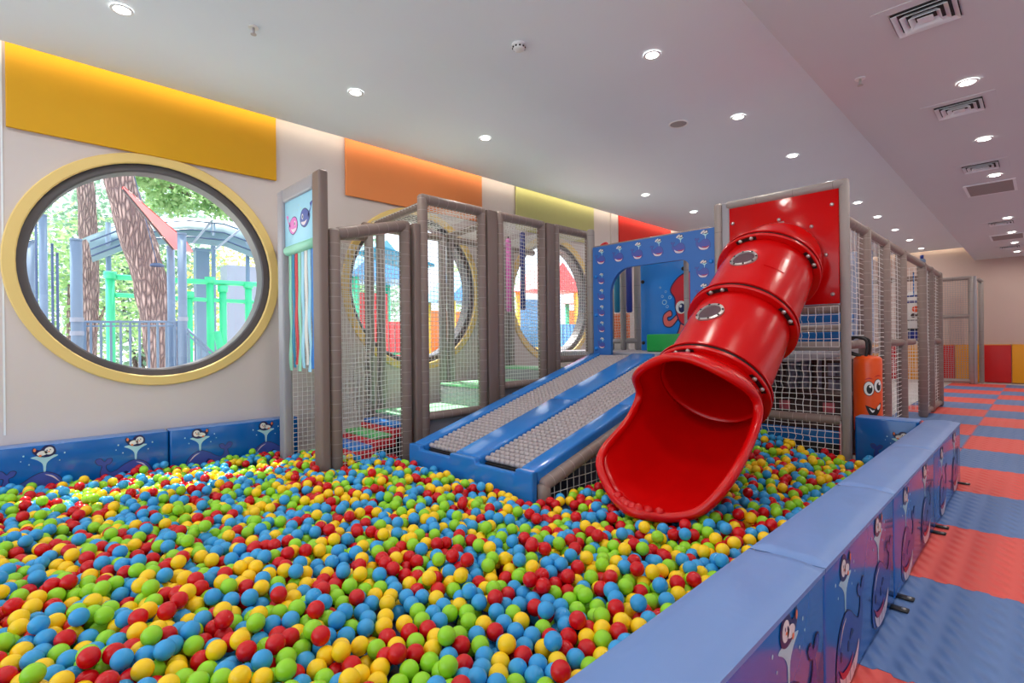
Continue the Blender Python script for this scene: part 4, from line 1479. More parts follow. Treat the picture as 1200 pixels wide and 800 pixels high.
def on_bag(P, q0, zc, lay, key):
    """print wrapped on the bag: fan of points on the cylinder"""
    r = .1125 + .0011 * lay
    c = np.mean(P, axis=0)
    ring = [[(c[0] + (a - c[0]) * f, c[1] + (b - c[1]) * f) for a, b in P] for f in (1, .5)]
    vs = [(bx + r * math.cos(q0 + a / .120), by + r * math.sin(q0 + a / .120), zc + b) for R_ in ring for a, b in R_]
    vs.append((bx + r * math.cos(q0 + c[0] / .120), by + r * math.sin(q0 + c[0] / .120), zc + c[1]))
    m = len(P)
    fs = [(k, (k + 1) % m, m + (k + 1) % m, m + k) for k in range(m)] + [(m + k, m + (k + 1) % m, 2 * m) for k in range(m)]
    mb.add(vs, fs, key, smooth=True)


q0 = math.radians(-72)
for a, b, rx, ry in ((-.005, .72, .040, .062), (.074, .745, .036, .058)):
    on_bag(ell(0, 0, rx + .005, ry + .005, n=20), q0 + a / .120, b, 1, 'dark')
    on_bag(ell(0, 0, rx, ry, n=20), q0 + a / .120, b, 2, 'white')
    on_bag(ell(.004, -.006, rx * .58, ry * .66, n=18), q0 + a / .120, b, 3, 'black')
    on_bag(ell(.010, .018, .009, .012, n=10), q0 + a / .120, b, 4, 'white')
    on_bag(spline([(-.035, .078), (0, .098), (.035, .085), (0, .088)], 4), q0 + a / .120, b, 1, 'wallred')
on_bag(spline([(-.035, .57), (.0, .535), (.05, .53), (.09, .57), (.10, .60), (.095, .54), (.05, .475), (.0, .48)], 4), q0, 0.0, 2, 'dark')
on_bag(spline([(-.005, .545), (.02, .525), (.04, .527), (.02, .505)], 4), q0, 0.0, 3, 'white')
on_bag(spline([(.06, .555), (.09, .58), (.092, .56), (.07, .53)], 4), q0, 0.0, 3, 'white')
mb.build('body', t)
for dy in (-.06, .06):
    mb = MB()
    pts = [(bx, by + dy, 1.0), (bx + .01, by + dy, 1.10), (bx - .01, by + dy, 1.165), (XSN, by + dy, 1.180), (XSN - .065, by + dy, 1.12), (XSN - .05, by + dy, 1.05), (bx - .04, by + dy * .8, 1.005)]
    mb.tube(spline(pts, 5, closed=False), .012, 'black', 8); mb.build('strap', t)

# ================================================================== FAR END
t = thing('far_net_gate', 'small net gate of grey foam posts against the far wall', 'net gate', (-1.5, 17.0, 0))
yg = 17.0
for x in (-1.85, -1.215):
    post((x, yg, 0), (x, yg, 2.66), .055, key='greyfoam', par=t)
board((-1.165, yg - .02, 0), (-1.11, yg + .10, 2.66), key='gatefoam', par=t)
post((-1.06, yg + .5, 0), (-1.06, yg + .5, 2.60), .05, key='greyfoam', par=t)
post((-1.06, yg + .05, 2.56), (-1.06, yg + .5, 2.56), .045, key='greyfoam', nm='rail', par=t)
for z in (.07, 1.68, 2.62):
    post((-1.85, yg, z), (-1.215, yg, z), .05, key='greyfoam', nm='rail', par=t)
netp((-1.80, yg, .08), (.54, 0, 0), (0, 0, 1.58), 11, 30, t, r=.004, key='netgrey')
netp((-1.80, yg, 1.70), (.54, 0, 0), (0, 0, .90), 11, 17, t, r=.004, key='netgrey')
x = -3.77
k = 0
while x < 2.0:
    key, nm = (('wallred', 'red'), ('wallyel', 'amber yellow'))[(k + 1) % 2]
    t = thing('wall_mat', '%s wall mat at the far wall, %s from the right end of the row' % (nm, ordn[10 - k]), 'wall mat', (x + .27, YF - .04, 0), 'wall mats along the far wall')
    mb = MB(); mb.rbox((x + .006, YF - .06, 0.004), (x + .534, YF - .004, .945), key, r=.012); mb.build('pad', t)
    mb = MB(); mb.rbox((x + .004, YF - .055, .946), (x + .536, YF - .006, .965), 'wallyel', r=.006, seg=1); mb.build('edge_trim', t)
    x += .54; k += 1

# ================================================================== BALLS
BR = .0328
D = .0672


def hfield(x, y):
    h = .098 + .018 * np.sin(2.1 * x + 1.3 * y) + .014 * np.sin(3.7 * x - 2.6 * y + 1) + .012 * np.sin(5.1 * y + 0.7 * x) + .008 * np.sin(9 * x + 7 * y)
    h = h + .20 * np.exp(-(((x + 2.0) / .40) ** 2 + ((y - 5.2) / .55) ** 2))
    h = h + .05 * np.exp(-(((x + 1.4) / .5) ** 2 + ((y - 4.6) / .6) ** 2))
    h = h - .02 * np.exp(-(((x + 1.6) / .35) ** 2 + ((y - 2.4) / .3) ** 2))
    h = h - .035 * np.exp(-((x + 5.3) / .5) ** 2)
    return h


def allowed(x, y, m=0.0):
    """plan outline of the pit, m = clearance"""
    ok = (x > -5.40 + m) & (x < XB0 - .008 - m) & (y > -1.22) & (y < 5.24 - m)
    ramp = (x > -3.985 - m) & (x < -2.36 + m) & (y > 2.53 - m)
    ok &= ~ramp
    # behind the corner net / left of it only the small area by the gate
    left = x < -3.985
    ok &= ~(left & (y > 2.60 - m))
    stairs = (x > -5.28 - m) & (x < -4.50 + m) & (y > 2.16 - m)
    ok &= ~stairs
    # corner posts
    for px, py, r in ((A.x, A.y, .06), (B.x, B.y, .06), (-5.36, 2.03, .06), (-1.21, YT, .07), (-2.36, 5.2, .1), (-2.335, YT, .06)):
        ok &= (x - px) ** 2 + (y - py) ** 2 > (r + m) ** 2
    gate1 = (x > -5.18 - m) & (x < -5.01 + m) & (y > GY - .02 - m) & (y < GY + .105 + m)
    gate2 = (x > -4.38 - m) & (x < -4.19 + m) & (y > GY - .02 - m) & (y < GY + .105 + m)
    ok &= ~gate1 & ~gate2
    # diagonal net line
    n_ = np.array((-(B.y - A.y), (B.x - A.x))); n_ = n_ / np.hypot(*n_)
    dd = np.abs((x - A.x) * n_[0] + (y - A.y) * n_[1])
    tt_ = ((x - A.x) * (B.x - A.x) + (y - A.y) * (B.y - A.y)) / ((B.x - A.x) ** 2 + (B.y - A.y) ** 2)
    ok &= ~((dd < .03 + m) & (tt_ > -.05) & (tt_ < 1.1))
    ok &= ~((x < XM + .01 + m))
    ok &= ~((x > -5.35 - m) & (x < -5.25 + m) & (y > 1.96 - m))
    return ok


layers = []
for lay in range(3):
    sp = D * (1.02, 1.04, 1.10)[lay]
    gx = np.arange(-5.4, -.6, sp)
    gy = np.arange(-1.22, 5.25, sp * .866)
    X, Y = np.meshgrid(gx, gy)
    X = X + (np.arange(len(gy)) % 2)[:, None] * sp / 2 + lay * sp * .3
    Y = Y + lay * sp * .29
    X = X.ravel() + RNG.normal(0, .030, X.size); Y = Y.ravel() + RNG.normal(0, .030, Y.size)
    if lay == 2:           # loose balls lying on top
        keep = RNG.random(X.size) < .16
        X, Y = X[keep], Y[keep]
    ok = allowed(X, Y, BR)
    X, Y = X[ok], Y[ok]
    Z = hfield(X, Y) + (0, -.056, .050)[lay] + RNG.normal(0, .016, X.size) - .012
    Z = np.maximum(Z, BR)
    layers.append((X, Y, Z, np.full(X.size, lay)))
PX = np.concatenate([l[0] for l in layers]); PY = np.concatenate([l[1] for l in layers]); PZ = np.concatenate([l[2] for l in layers]); PL = np.concatenate([l[3] for l in layers])
POS = np.stack([PX, PY, PZ], 1)
POS0 = POS.copy()
# scoop clearance: keep balls below / outside the slide mouth
SC = np.array(vs_s) if 'vs_s' in globals() else None


def pairs(P, d):
    """all index pairs closer than d (cell list)"""
    cell = np.floor((P - P.min(0)) / d).astype(np.int64)
    nx, ny, nz = cell.max(0) + 3
    key = (cell[:, 0] + 1) + nx * ((cell[:, 1] + 1) + ny * (cell[:, 2] + 1))
    order = np.argsort(key, kind='stable')
    sk = key[order]
    I, J = [], []
    for dx in (-1, 0, 1):
        for dy in (-1, 0, 1):
            for dz in (-1, 0, 1):
                off = dx + nx * (dy + ny * dz)
                tgt = key + off
                a = np.searchsorted(sk, tgt, 'left'); b = np.searchsorted(sk, tgt, 'right')
                mx = int((b - a).max()) if len(a) else 0
                for q in range(mx):
                    sel = a + q < b
                    i = np.nonzero(sel)[0]; j = order[(a + q)[sel]]
                    w = i < j
                    I.append(i[w]); J.append(j[w])
    I = np.concatenate(I); J = np.concatenate(J)
    dist = np.linalg.norm(P[I] - P[J], axis=1)
    w = dist < d
    return I[w], J[w]


scv = np.array([v for v in scoop_pts]) if 'scoop_pts' in globals() else None
deps = bpy.context.evaluated_depsgraph_get()
sv = np.array([tuple(w.co) for w in scoop.data.vertices]) + np.array(wloc(scoop.parent))
low = sv[(sv[:, 2] < .75)]
for it in range(160):
    if it % 5 == 0:
        I, J = pairs(POS, D * 1.35)
    v = POS[J] - POS[I]
    L = np.linalg.norm(v, axis=1) + 1e-9
    o = np.maximum(0, D - L)
    k = o > 0
    corr = v[k] / L[k, None] * (o[k] * .40)[:, None]
    mv = np.zeros_like(POS)
    np.add.at(mv, I[k], -corr); np.add.at(mv, J[k], corr)
    POS = POS + np.clip(mv, -.02, .02)
    if it < 120: POS[:, 2] -= .0010 * (PL == 2) + .0003 * (PL == 0)
    bad = ~allowed(POS[:, 0], POS[:, 1], BR)
    POS[bad, :2] = POS0[bad, :2]
    POS[:, 2] = np.maximum(POS[:, 2], BR + .001)
    # stay clear of the slide scoop
    if it % 3 == 0 or it > 150:
        nb = np.nonzero((POS[:, 1] > 2.3) & (POS[:, 1] < 3.9) & (np.abs(POS[:, 0] - XS) < .65))[0]
        for i in nb:
            dd = low - POS[i]; L2 = (dd ** 2).sum(1); j = L2.argmin()
            if L2[j] < (BR + .045) ** 2:
                L1 = math.sqrt(L2[j]) + 1e-9
                push = (BR + .045 - L1)
                POS[i] -= dd[j] / L1 * push * np.array((1, 1, .3))
                POS[i, 2] = max(BR, POS[i, 2] - push * .5)
# drop balls that still overlap, are out of bounds or sit inside the mouth
ok = allowed(POS[:, 0], POS[:, 1], BR * .9)
nb = np.nonzero((POS[:, 1] > 2.3) & (POS[:, 1] < 3.9) & (np.abs(POS[:, 0] - XS) < .65))[0]
for i in nb:
    dd = low - POS[i]; L2 = (dd ** 2).sum(1)
    j = L2.argmin()
    if L2[j] < (BR + .034) ** 2: ok[i] = False
    # above the scoop floor
    dxy = (low[:, :2] - POS[i, :2]); q = (dxy ** 2).sum(1).argmin()
    if (dxy[q] ** 2).sum() < .05 ** 2 and POS[i, 2] > low[q, 2]: ok[i] = False
print('before', len(POS), ok.sum())
I, J = pairs(POS, BR * 1.998)
pr = {0: 1, 1: 0, 2: 2}
for a, b in zip(I, J):
    if ok[a] and ok[b]:
        ok[b if PL[b] != 0 else a] = False
POS, PL = POS[ok], PL[ok]
print('balls', len(POS))
COL = RNG.choice(4, len(POS), p=(.24, .29, .22, .25))

# which are the 300 largest in the picture
rel = POS - CAMPOS
dz_ = rel @ FW
uu = 600 + F_PX * (rel @ RT) / dz_; vv = 400 - F_PX * (rel @ UP) / dz_
vis = (dz_ > .2) & (uu > 6) & (uu < 1190) & (vv < 795) & (vv > 0) & (PL != 1)
vis &= ~((uu > 660) & (vv > 800 - (uu - 672) * (241 / 317.0) - 8))
# not hidden by a higher ball in front: crude test on the top surface
ordr = np.argsort(np.where(vis, dz_, 1e9))
pick = []
for i in ordr:
    if not vis[i]: break
    hid = False
    for j in pick[-120:]:
        if (uu[j] - uu[i]) ** 2 + (vv[j] - vv[i]) ** 2 < (.6 * F_PX * BR / dz_[i]) ** 2:
            hid = True; break
    if not hid:
        pick.append(i)
    if len(pick) >= 300: break
pick = np.array(pick)


def ico(sub, r):
    bm = bmesh.new(); bmesh.ops.create_icosphere(bm, subdivisions=sub, radius=r)
    V = np.array([tuple(w.co) for w in bm.verts]); Fc = np.array([[w.index for w in f.verts] for f in bm.faces])
    bm.free()
    return V, Fc


V3, F3 = ico(4, BR)
names = ['red', 'blue', 'yellow', 'lime green']
protos = []
for c in range(4):
    me = bpy.data.meshes.new('plastic_ball')
    me.from_pydata(V3.tolist(), [], F3.tolist()); me.materials.append(BALLM[c])
    me.polygons.foreach_set('use_smooth', [True] * len(F3)); me.update()
    protos.append(me)
for i in pick:
    c = int(COL[i])
    o = bpy.data.objects.new('plastic_ball', protos[c])
    C.objects.link(o); o.location = POS[i].tolist()
    tag(o, '%s plastic ball among the nearest balls at the front of the pit' % names[c], 'ball', '%s balls at the front of the pit' % names[c])
rest = np.ones(len(POS), bool); rest[pick] = False
RP, RC, RL = POS[rest], COL[rest], PL[rest]
VV, FF, MI = [], [], []
base = 0
Va, Fa = ico(3, BR); Vb, Fb = ico(2, BR)
near = (np.linalg.norm(RP - CAMPOS, axis=1) < 5.5) & (RL != 1)
for sel, V_, F_ in ((near, Va, Fa), (~near, Vb, Fb)):
    P_ = RP[sel]
    if len(P_) == 0: continue
    VV.append((P_[:, None, :] + V_[None]).reshape(-1, 3))
    FF.append((F_[None] + (base + np.arange(len(P_)) * len(V_))[:, None, None]).reshape(-1, 3))
    MI.append(np.repeat(RC[sel], len(F_)))
    base += len(P_) * len(V_)
VV, FF, MI = np.concatenate(VV), np.concatenate(FF), np.concatenate(MI)
me = bpy.data.meshes.new('ball_pit_balls')
me.vertices.add(len(VV)); me.vertices.foreach_set('co', VV.astype(np.float32).ravel())
me.loops.add(FF.size); me.loops.foreach_set('vertex_index', FF.astype(np.int32).ravel())
me.polygons.add(len(FF)); me.polygons.foreach_set('loop_start', np.arange(0, FF.size, 3, dtype=np.int32))
for m_ in BALLM: me.materials.append(m_)
me.update(calc_edges=True)
me.polygons.foreach_set('material_index', MI.astype(np.int32)); me.polygons.foreach_set('use_smooth', np.ones(len(FF), bool))
me.validate()
o = bpy.data.objects.new('ball_pit_balls', me); C.objects.link(o)
tag(o, 'sea of red, blue, yellow and green plastic balls filling the rest of the pit', 'balls', kind='stuff')

# ================================================================== OUTSIDE, SEEN THROUGH THE ROUND WINDOWS
def rough_trunk(pts, rads, seg=28, n=18):
    pts = spline(pts, seg // (len(pts) - 1), closed=False)
    m = len(pts)
    rr = np.interp(np.linspace(0, 1, m), np.linspace(0, 1, len(rads)), rads)
    mb = MB(); mb.tube(pts, list(rr), 'bark', n)
    mb.v = [(x + random.gauss(0, .012), y + random.gauss(0, .012), z) for x, y, z in mb.v]
    return mb


def foliage(c, r, nleaf, key, size=.10):
    mb = MB()
    for _ in range(nleaf):
        d = Vector((random.gauss(0, 1), random.gauss(0, 1), random.gauss(0, 1))).normalized()
        p = Vector(c) + Vector((d.x * r[0], d.y * r[1], d.z * r[2])) * (random.random() ** .4)
        a = Vector((random.gauss(0, 1), random.gauss(0, 1), random.gauss(0, .6))).normalized() * size * random.uniform(.6, 1.3)
        b = a.cross(Vector((random.gauss(0, 1), random.gauss(0, 1), random.gauss(0, 1)))).normalized() * size * .45
        mb.add([p - a, p + b, p + a, p - b], [(0, 1, 2, 3)], key)
    return mb


def outp(u, v, x):
    return Vector(at_x(u, v, x))


GZ = -.12
t = thing('pine_tree', 'leaning pine with flaking bark close outside the large round window', 'tree', (-9.5, 1.9, GZ))
pts = [(-9.5, 1.95, GZ), outp(193, 425, -9.5), outp(180, 345, -9.5), outp(158, 270, -9.5), outp(138, 200, -9.5), (-9.5, .95, 5.4), (-9.4, .7, 7.0)]
rough_trunk(pts, [.26, .235, .22, .215, .19, .17, .12]).build('trunk', t)
foliage((-9.8, 1.4, 6.2), (2.4, 3.2, .9), 1500, 'leaf', .12).build('crown', t)
for (u, v, x, r_) in ((185, 215, -10.6, .45), (215, 225, -10.9, .55), (245, 232, -11.0, .5), (200, 240, -10.8, .4), (262, 245, -11.0, .4), (172, 205, -10.4, .35)):
    foliage(outp(u, v, x), (.35, r_, r_ * .55), 260, 'leaf', .07).build('low_spray', t)
mb = MB()
mb.tube([(-9.6, 1.0, 5.0), tuple(outp(170, 205, -10.4)), tuple(outp(215, 225, -10.9)), tuple(outp(262, 243, -11.0))], [.06, .05, .035, .015], 'bark', 6)
for a in range(7):
    q = a * .9
    mb.tube([(-9.4, .8, 5.6 + .2 * (a % 3)), (-9.4 + 1.2 * math.cos(q), .8 + 1.4 * math.sin(q), 6.1), (-9.6 + 2.0 * math.cos(q), 1.0 + 2.5 * math.sin(q), 6.3)], [.06, .04, .015], 'bark', 6)
mb.build('branches', t)
t = thing('pine_tree', 'second, paler pine trunk farther back at the left of the large round window', 'tree', (-14, 1.0, GZ))
rough_trunk([(-14, 1.05, GZ), outp(104, 370, -14), outp(102, 240, -14), (-14, 1.1, 5.5), (-14, 1.1, 7.5)], [.2, .17, .15, .13, .08], seg=16).build('trunk', t)
foliage((-15.0, .0, 7.0), (1.9, 2.6, 1.0), 900, 'leaf', .17).build('crown', t)
for (x, y, z, r, n, key, lab) in ((-16, 1.0, 2.6, (1.2, 2.6, 2.0), 1500, 'leaf', 'loose green bush mass behind the thin poles outside the large round window'),
                                  (-17.2, 5.6, 2.3, (1.0, 2.6, 2.1), 1800, 'leaf2', 'yellow green bush beyond the green climbing frame outside'),
                                  (-22, 9.5, 3.6, (1.5, 2.8, 2.6), 1800, 'leaf', 'tall green tree mass outside the middle round window'),
                                  (-14, 12.2, 2.6, (1.2, 1.8, 2.3), 1200, 'leaf', 'green tree outside the farthest visible round window'),
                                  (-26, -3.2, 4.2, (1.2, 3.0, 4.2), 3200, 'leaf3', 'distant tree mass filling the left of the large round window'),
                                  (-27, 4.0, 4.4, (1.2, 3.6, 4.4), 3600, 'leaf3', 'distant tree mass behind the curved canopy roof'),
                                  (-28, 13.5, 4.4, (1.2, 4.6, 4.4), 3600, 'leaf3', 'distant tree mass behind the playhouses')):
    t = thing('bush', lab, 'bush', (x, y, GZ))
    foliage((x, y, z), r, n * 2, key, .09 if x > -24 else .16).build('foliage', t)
    mb = MB()
    for a in range(5):
        mb.tube([(x + .1 * math.cos(a), y + .1 * math.sin(a), GZ), (x + .4 * math.cos(a * 1.3), y + .6 * math.sin(a * 1.3), z - r[2] * .4), (x + .5 * math.cos(a * 1.3), y + .9 * math.sin(a * 1.3), z)], [.06, .04, .02], 'bark', 6)
    mb.build('stems', t)


def pole(name, lab, u, x, v1, r, key='polegrey', parts=(), cat='pole', group=None):
    p = outp(u, v1, x)
    t = thing(name, lab, cat, (p.x, p.y, GZ), group)
    mb = MB(); mb.tube([(p.x, p.y, GZ), (p.x, p.y, p.z)], r, key, 16); mb.build('shaft', t)
    mb = MB(); mb.disc((p.x, p.y, p.z), (0, 0, 1), r * 1.06, key, h=.02, n=16); mb.build('cap', t)
    for q in parts:
        z = outp(u, q, x).z
        mb = MB(); mb.ring((p.x, p.y, z), (0, 0, 1), r, r * 1.15, .05, 'facade', 20); mb.build('clamp', t)
    return t, p


pole('steel_pole', 'thick blue grey pole with two clamps left of the leaning pine', 89, -7.6, 282, .055, parts=(377, 393))
pole('steel_pole', 'thick blue grey pole under the red beam, left of the pair', 200, -7.9, 290, .045)
pole('steel_pole', 'thick blue grey pole with a clamp, right of the pair under the red beam', 213, -7.5, 275, .050, parts=(376,))
pole('steel_pole', 'broad blue pole at the left rim of the large round window', 33, -7.4, 283, .05)
pole('steel_pole', 'dark slender pole nearest the left rim of the window', 50, -8.2, 253, .04)
for u, v, lab in ((42, 262, 'thin'), (61, 287, 'thinner'), (67, 298, 'thinnest')):
    pole('rod', '%s dark rod standing beside the left poles outside' % lab, u, -8.4, v, .014, 'bwindow', group='rods outside')
# railing
t = thing('railing', 'blue grey metal railing with upright bars outside the large round window', 'railing', (-7.6, 1.2, GZ))
a, b = outp(99, 377, -7.75), outp(209, 377, -7.75)
mb = MB(); mb.tube([a, b], .014, 'polegrey', 8); mb.build('top_rail', t)
mb = MB(); mb.tube([a - Vector((0, 0, .05)), b - Vector((0, 0, .05))], .010, 'polegrey', 8); mb.build('mid_rail', t)
for k in range(10):
    p = a.lerp(b, (k + .6) / 10)
    mb = MB(); mb.box((p.x - .012, p.y - .012, .2), (p.x + .012, p.y + .012, p.z), 'polegrey'); mb.build('bar', t)
for p in (a, b):
    mb = MB(); mb.box((p.x - .015, p.y - .015, GZ), (p.x + .015, p.y + .015, p.z), 'polegrey'); mb.build('end_post', t)
mb = MB(); mb.tube([a - Vector((0, 0, .75)), b - Vector((0, 0, .75))], .012, 'polegrey', 8); mb.build('bottom_rail', t)
t = thing('stair_railing', 'sloping handrail going down to the right outside the large round window', 'railing', (-7.5, 1.9, GZ))
a, b = outp(219, 385, -7.4), outp(262, 425, -7.4)
mb = MB(); mb.tube([a, b], .014, 'polegrey', 8); mb.tube([a - Vector((0, 0, .06)), b - Vector((0, 0, .06))], .010, 'polegrey', 8); mb.build('handrail', t)
for k in range(6):
    p = a.lerp(b, (k + .3) / 6)
    mb = MB(); mb.box((p.x - .01, p.y - .01, GZ), (p.x + .01, p.y + .01, p.z), 'polegrey'); mb.build('bar', t)
# red beam
t = thing('red_beam', 'tapered red beam, paled by glare, sloping down to the paired poles outside', 'beam', (-7.75, 1.5, 2.4))
q0 = outp(143, 221, -7.75); q1 = outp(215, 283, -7.75); q2 = outp(224, 296, -7.75); q3 = outp(202, 292, -7.75)
P = [(q.y, q.z) for q in (q0, q1, q2, q3)]
mb = MB(); mb.prism(P, (-7.75, 0, 0), (0, 1, 0), (0, 0, 1), (1, 0, 0), .10, 'beamred'); mb.build('web', t)
mb = MB(); mb.tube([Vector((-7.70, q0.y, q0.z + .01)), Vector((-7.70, q1.y, q1.z + .012)), Vector((-7.70, q2.y, q2.z))], .016, 'wallred', 6); mb.build('upper_flange', t)
mb = MB(); mb.tube([Vector((-7.70, q0.y, q0.z - .02)), Vector((-7.70, q3.y, q3.z - .012))], .014, 'gasket', 6); mb.build('lower_flange', t)
mb = MB(); mb.tube([q0.lerp(q3, .55) + Vector((.06, 0, 0)), q0.lerp(q1, .60) + Vector((.06, 0, 0))], .02, 'white', 6); mb.build('splice_band', t)
# curved canopy
t = thing('curved_canopy', 'grey curved canopy roof on slim posts behind the leaning pine', 'canopy', (-11.5, 3.0, GZ))
xs_ = -11.5
top = [outp(u, v, xs_) for u, v in ((104, 276), (140, 262), (180, 254), (220, 251), (260, 255), (300, 268), (330, 285))]
bot = [outp(u, v, xs_) for u, v in ((106, 308), (140, 295), (180, 288), (220, 286), (260, 290), (300, 306), (330, 325))]
vs = []
for p, q in zip(top, bot):
    vs += [(xs_ - 1.2, p.y, p.z + .12), (xs_ - .6, p.y, p.z + .06), (xs_, p.y, (p.z * .75 + q.z * .25)), (xs_ + .25, q.y, q.z)]
fs = []
for i in range(len(top) - 1):
    for k in range(3):
        fs.append((i * 4 + k, i * 4 + k + 1, i * 4 + 4 + k + 1, i * 4 + 4 + k))
mb = MB(); mb.add(vs, fs, 'canopy', smooth=True); solid(mb.build('roof_sheet', t), .03)
for f in (.25, .55, .8):
    mb = MB(); mb.tube([p.lerp(q, f) + Vector((.10 + .12 * f, 0, .0)) for p, q in zip(top, bot)], .014, 'bwindow', 6); mb.build('seam_rib', t)
for u in (127, 250, 290):
    p = outp(u, 290, xs_ + .1)
    mb = MB(); mb.tube([(p.x, p.y, GZ), (p.x, p.y, outp(u, 262, xs_).z)], .04, 'polegrey', 10); mb.build('post', t)
for u0, v0, u1, v1 in ((226, 285, 249, 258), (252, 292, 286, 265)):
    mb = MB(); mb.tube([outp(u0, v0, xs_ + .35), outp(u1, v1, xs_ + .35)], .02, 'facade', 8); mb.build('brace', t)
# mint green climbing frame
t = thing('climbing_frame', 'mint green tubular climbing frame outside the large round window', 'climbing frame', (-10, 2.3, GZ))
X_ = -10.2
for v, r in ((324, .045), (345, .035)):
    mb = MB(); mb.tube([outp(128, v, X_), outp(218, v + 5, X_), outp(318, v + 10, X_)], r, 'polegreen', 10); mb.build('crossbar', t)
for u, v in ((129, 322), (246, 328), (261, 338), (291, 334), (221, 345)):
    p = outp(u, v, X_)
    mb = MB(); mb.tube([(p.x, p.y, GZ), (p.x, p.y, p.z)], .06, 'polegreen', 12); mb.build('upright', t)
    mb = MB(); mb.tube([(p.x, p.y, p.z - .06), (p.x, p.y, p.z + .05)], .085, 'polegreen', 12); mb.build('socket', t)
p, q = outp(254, 388, X_ + .3), outp(262, 425, X_ + .3)
mb = MB(); mb.tube([p, q], .06, 'polegreen', 10); mb.build('chute', t)
# facade at the right
t = thing('pavilion', 'pale pavilion with dark glazing behind the climbing frame', 'building', (-15, 5.6, GZ))
p0, p1 = outp(266, 310, -15), outp(330, 300, -15)
mb = MB(); mb.box((-15.6, p0.y, GZ), (-15, p0.y + .9, p0.z), 'facade'); mb.box((-15.6, p0.y + 2.2, GZ), (-15, p0.y + 2.8, p0.z), 'facade'); mb.box((-15.6, p0.y + .9, p0.z - .3), (-15, p0.y + 2.2, p0.z), 'facade'); mb.build('wall', t)
mb = MB(); mb.box((-15.4, p0.y + .9, GZ), (-15.3, p0.y + 2.2, p0.z - .3), 'bwindow'); mb.build('glazing', t)
p = outp(236, 300, -13)
t = thing('dark_post', 'dark rectangular post between the red beam and the pavilion', 'post', (-13, p.y, GZ))
mb = MB(); mb.box((-13.12, p.y - .13, GZ), (-12.88, p.y + .13, p.z + .1), 'polegrey'); mb.build('shaft', t)
mb = MB(); mb.box((-13.15, p.y - .16, p.z + .1), (-12.85, p.y + .16, p.z + .15), 'polegrey'); mb.build('cap', t)
p = outp(184, 312, -9)
t = thing('round_lamp', 'small dark saucer lamp hanging beside the leaning pine', 'lamp', (p.x, p.y, p.z))
mb = MB(); mb.disc(p, (0, 0, 1), .09, 'bwindow', h=.02, n=20, dome=.03); mb.build('shade', t)
mb = MB(); mb.tube([p + Vector((0, 0, .04)), (p.x, p.y - .3, 3.8)], .006, 'bwindow', 5); mb.build('cord', t)

# ------- play yard outside the middle and far windows


def playhouse(lab, x, y, w, h, kw, kr, kp):
    t = thing('playhouse', lab, 'playhouse', (x, y, GZ), 'playhouses in the yard')
    for sy in (-1, 1):
        for sx in (-.5, .5):
            mb = MB(); mb.tube([(x + sx, y + sy * w / 2, GZ), (x + sx, y + sy * w / 2, h)], .07, kp, 10); mb.build('post', t)
    mb = MB(); mb.prism([(-w / 2 - .2, 0), (w / 2 + .2, 0), (0, .8)], (x - .6, y, h), (0, 1, 0), (0, 0, 1), (1, 0, 0), 1.2, kr); mb.build('roof', t)
    mb = MB(); mb.box((x - .5, y - w / 2, h * .35), (x + .5, y + w / 2, h * .35 + .1), kp); mb.build('deck', t)
    for k in range(9):
        yy = y - w / 2 + w * (k + .5) / 9
        mb = MB(); mb.box((x + .46, yy - w * .04, h * .35 + .1), (x + .52, yy + w * .04, h * .35 + .75), kw); mb.build('guard_board', t)
    mb = MB(); mb.box((x - .5, y - w / 2, h * .35 + .1), (x - .44, y + w / 2, h - .2), kw); mb.build('back_board', t)
    return t


playhouse('red and blue playhouse tower outside the middle round window', -10.0, 5.6, 1.3, 2.5, 'playred', 'playblue', 'polegreen')
playhouse('orange playhouse tower with a blue roof, second outside the middle window', -10.5, 8.4, 1.3, 2.2, 'playorange', 'playblue', 'playyellow')
playhouse('yellow playhouse with a red roof outside the farthest visible round window', -10.0, 11.2, 1.4, 2.6, 'playblue', 'playred', 'playyellow')
playhouse('orange and red playhouse at the far end of the yard', -10.5, 14.0, 1.4, 2.4, 'playorange', 'playred', 'polegreen')
t = thing('board_fence', 'low red board fence in the yard below the middle round window', 'fence', (-8.6, 6.0, GZ))
for k in range(28):
    mb = MB(); mb.box((-8.62, 4.4 + .17 * k, GZ), (-8.58, 4.4 + .17 * k + .14, .95), 'playred'); mb.build('board', t)
mb = MB(); mb.box((-8.66, 4.4, .2), (-8.62, 9.16, .28), 'playred'); mb.box((-8.66, 4.4, .7), (-8.62, 9.16, .78), 'playred'); mb.build('rail', t)
t = thing('awning', 'turquoise awning on posts outside the middle round window', 'awning', (-9, 5.0, GZ))
mb = MB(); mb.prism([(4.3, 2.75), (5.35, 2.55), (5.35, 2.50), (4.3, 2.70)], (-8.2, 0, 0), (0, 1, 0), (0, 0, 1), (1, 0, 0), .8, 'teal'); mb.build('sheet', t)
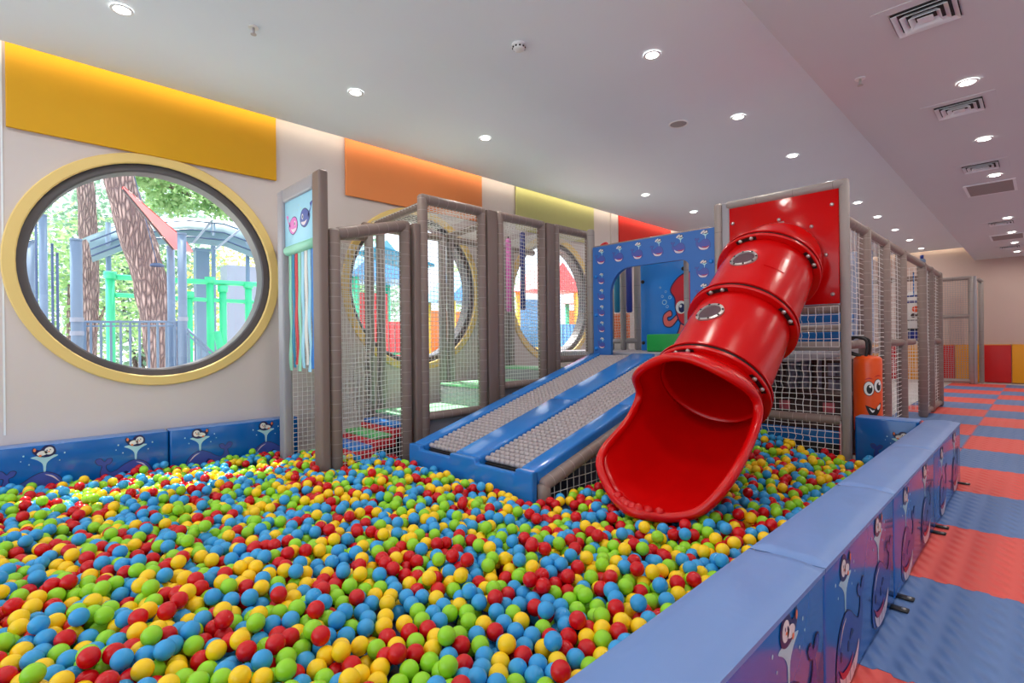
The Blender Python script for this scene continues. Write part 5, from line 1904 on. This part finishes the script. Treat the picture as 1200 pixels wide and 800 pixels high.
for y in (4.35, 5.3):
    mb = MB(); mb.tube([(-7.8, y, GZ), (-7.8, y, 2.55)], .03, 'polegrey', 8); mb.build('post', t)

# ================================================================== LIGHT
for k, (x, y, z) in enumerate(light_spots):
    L = bpy.data.lights.new('downlight_beam', 'AREA')
    L.shape = 'DISK'; L.size = .10
    L.energy = LAMP_W
    L.color = (1, .93, .84)
    L.spread = math.radians(170)
    o = bpy.data.objects.new('downlight_beam', L); C.objects.link(o)
    o.location = (x, y, z - .012)
sun = bpy.data.lights.new('sun', 'SUN')
sun.energy = SUN_W; sun.angle = math.radians(0.6); sun.color = (1, .96, .88)
so = bpy.data.objects.new('sun', sun); C.objects.link(so)
sd = Vector((.55, -.06, -1.0)).normalized()
so.rotation_euler = sd.to_track_quat('-Z', 'Y').to_euler()
so.location = (-12, 2, 14)
w = bpy.data.worlds.new('sky'); bpy.context.scene.world = w
w.use_nodes = True
nt = w.node_tree
bg = nt.nodes['Background']
sky = nt.nodes.new('ShaderNodeTexSky')
sky.sky_type = 'HOSEK_WILKIE'
sky.sun_direction = (-sd.x, -sd.y, -sd.z)
sky.turbidity = 6.0
sky.ground_albedo = .5
mxs = nt.nodes.new('ShaderNodeMix'); mxs.data_type = 'RGBA'
mxs.inputs[0].default_value = .75
mxs.inputs[7].default_value = (.84, .92, 1.0, 1)
nt.links.new(sky.outputs[0], mxs.inputs[6])
nt.links.new(mxs.outputs[2], bg.inputs['Color'])
bg.inputs['Strength'].default_value = SKY_W
sc = bpy.context.scene
sc.view_settings.view_transform = 'Standard'
sc.view_settings.look = 'None'
sc.view_settings.exposure = EXPO
sc.view_settings.gamma = 1
sc.view_settings.use_curve_mapping = False
try:
    sc.cycles.max_bounces = 10; sc.cycles.diffuse_bounces = 5; sc.cycles.glossy_bounces = 4; sc.cycles.transparent_max_bounces = 16
    sc.cycles.use_denoising = True
    sc.cycles.sample_clamp_indirect = 6
    sc.cycles.caustics_reflective = False; sc.cycles.caustics_refractive = False
except Exception:
    pass
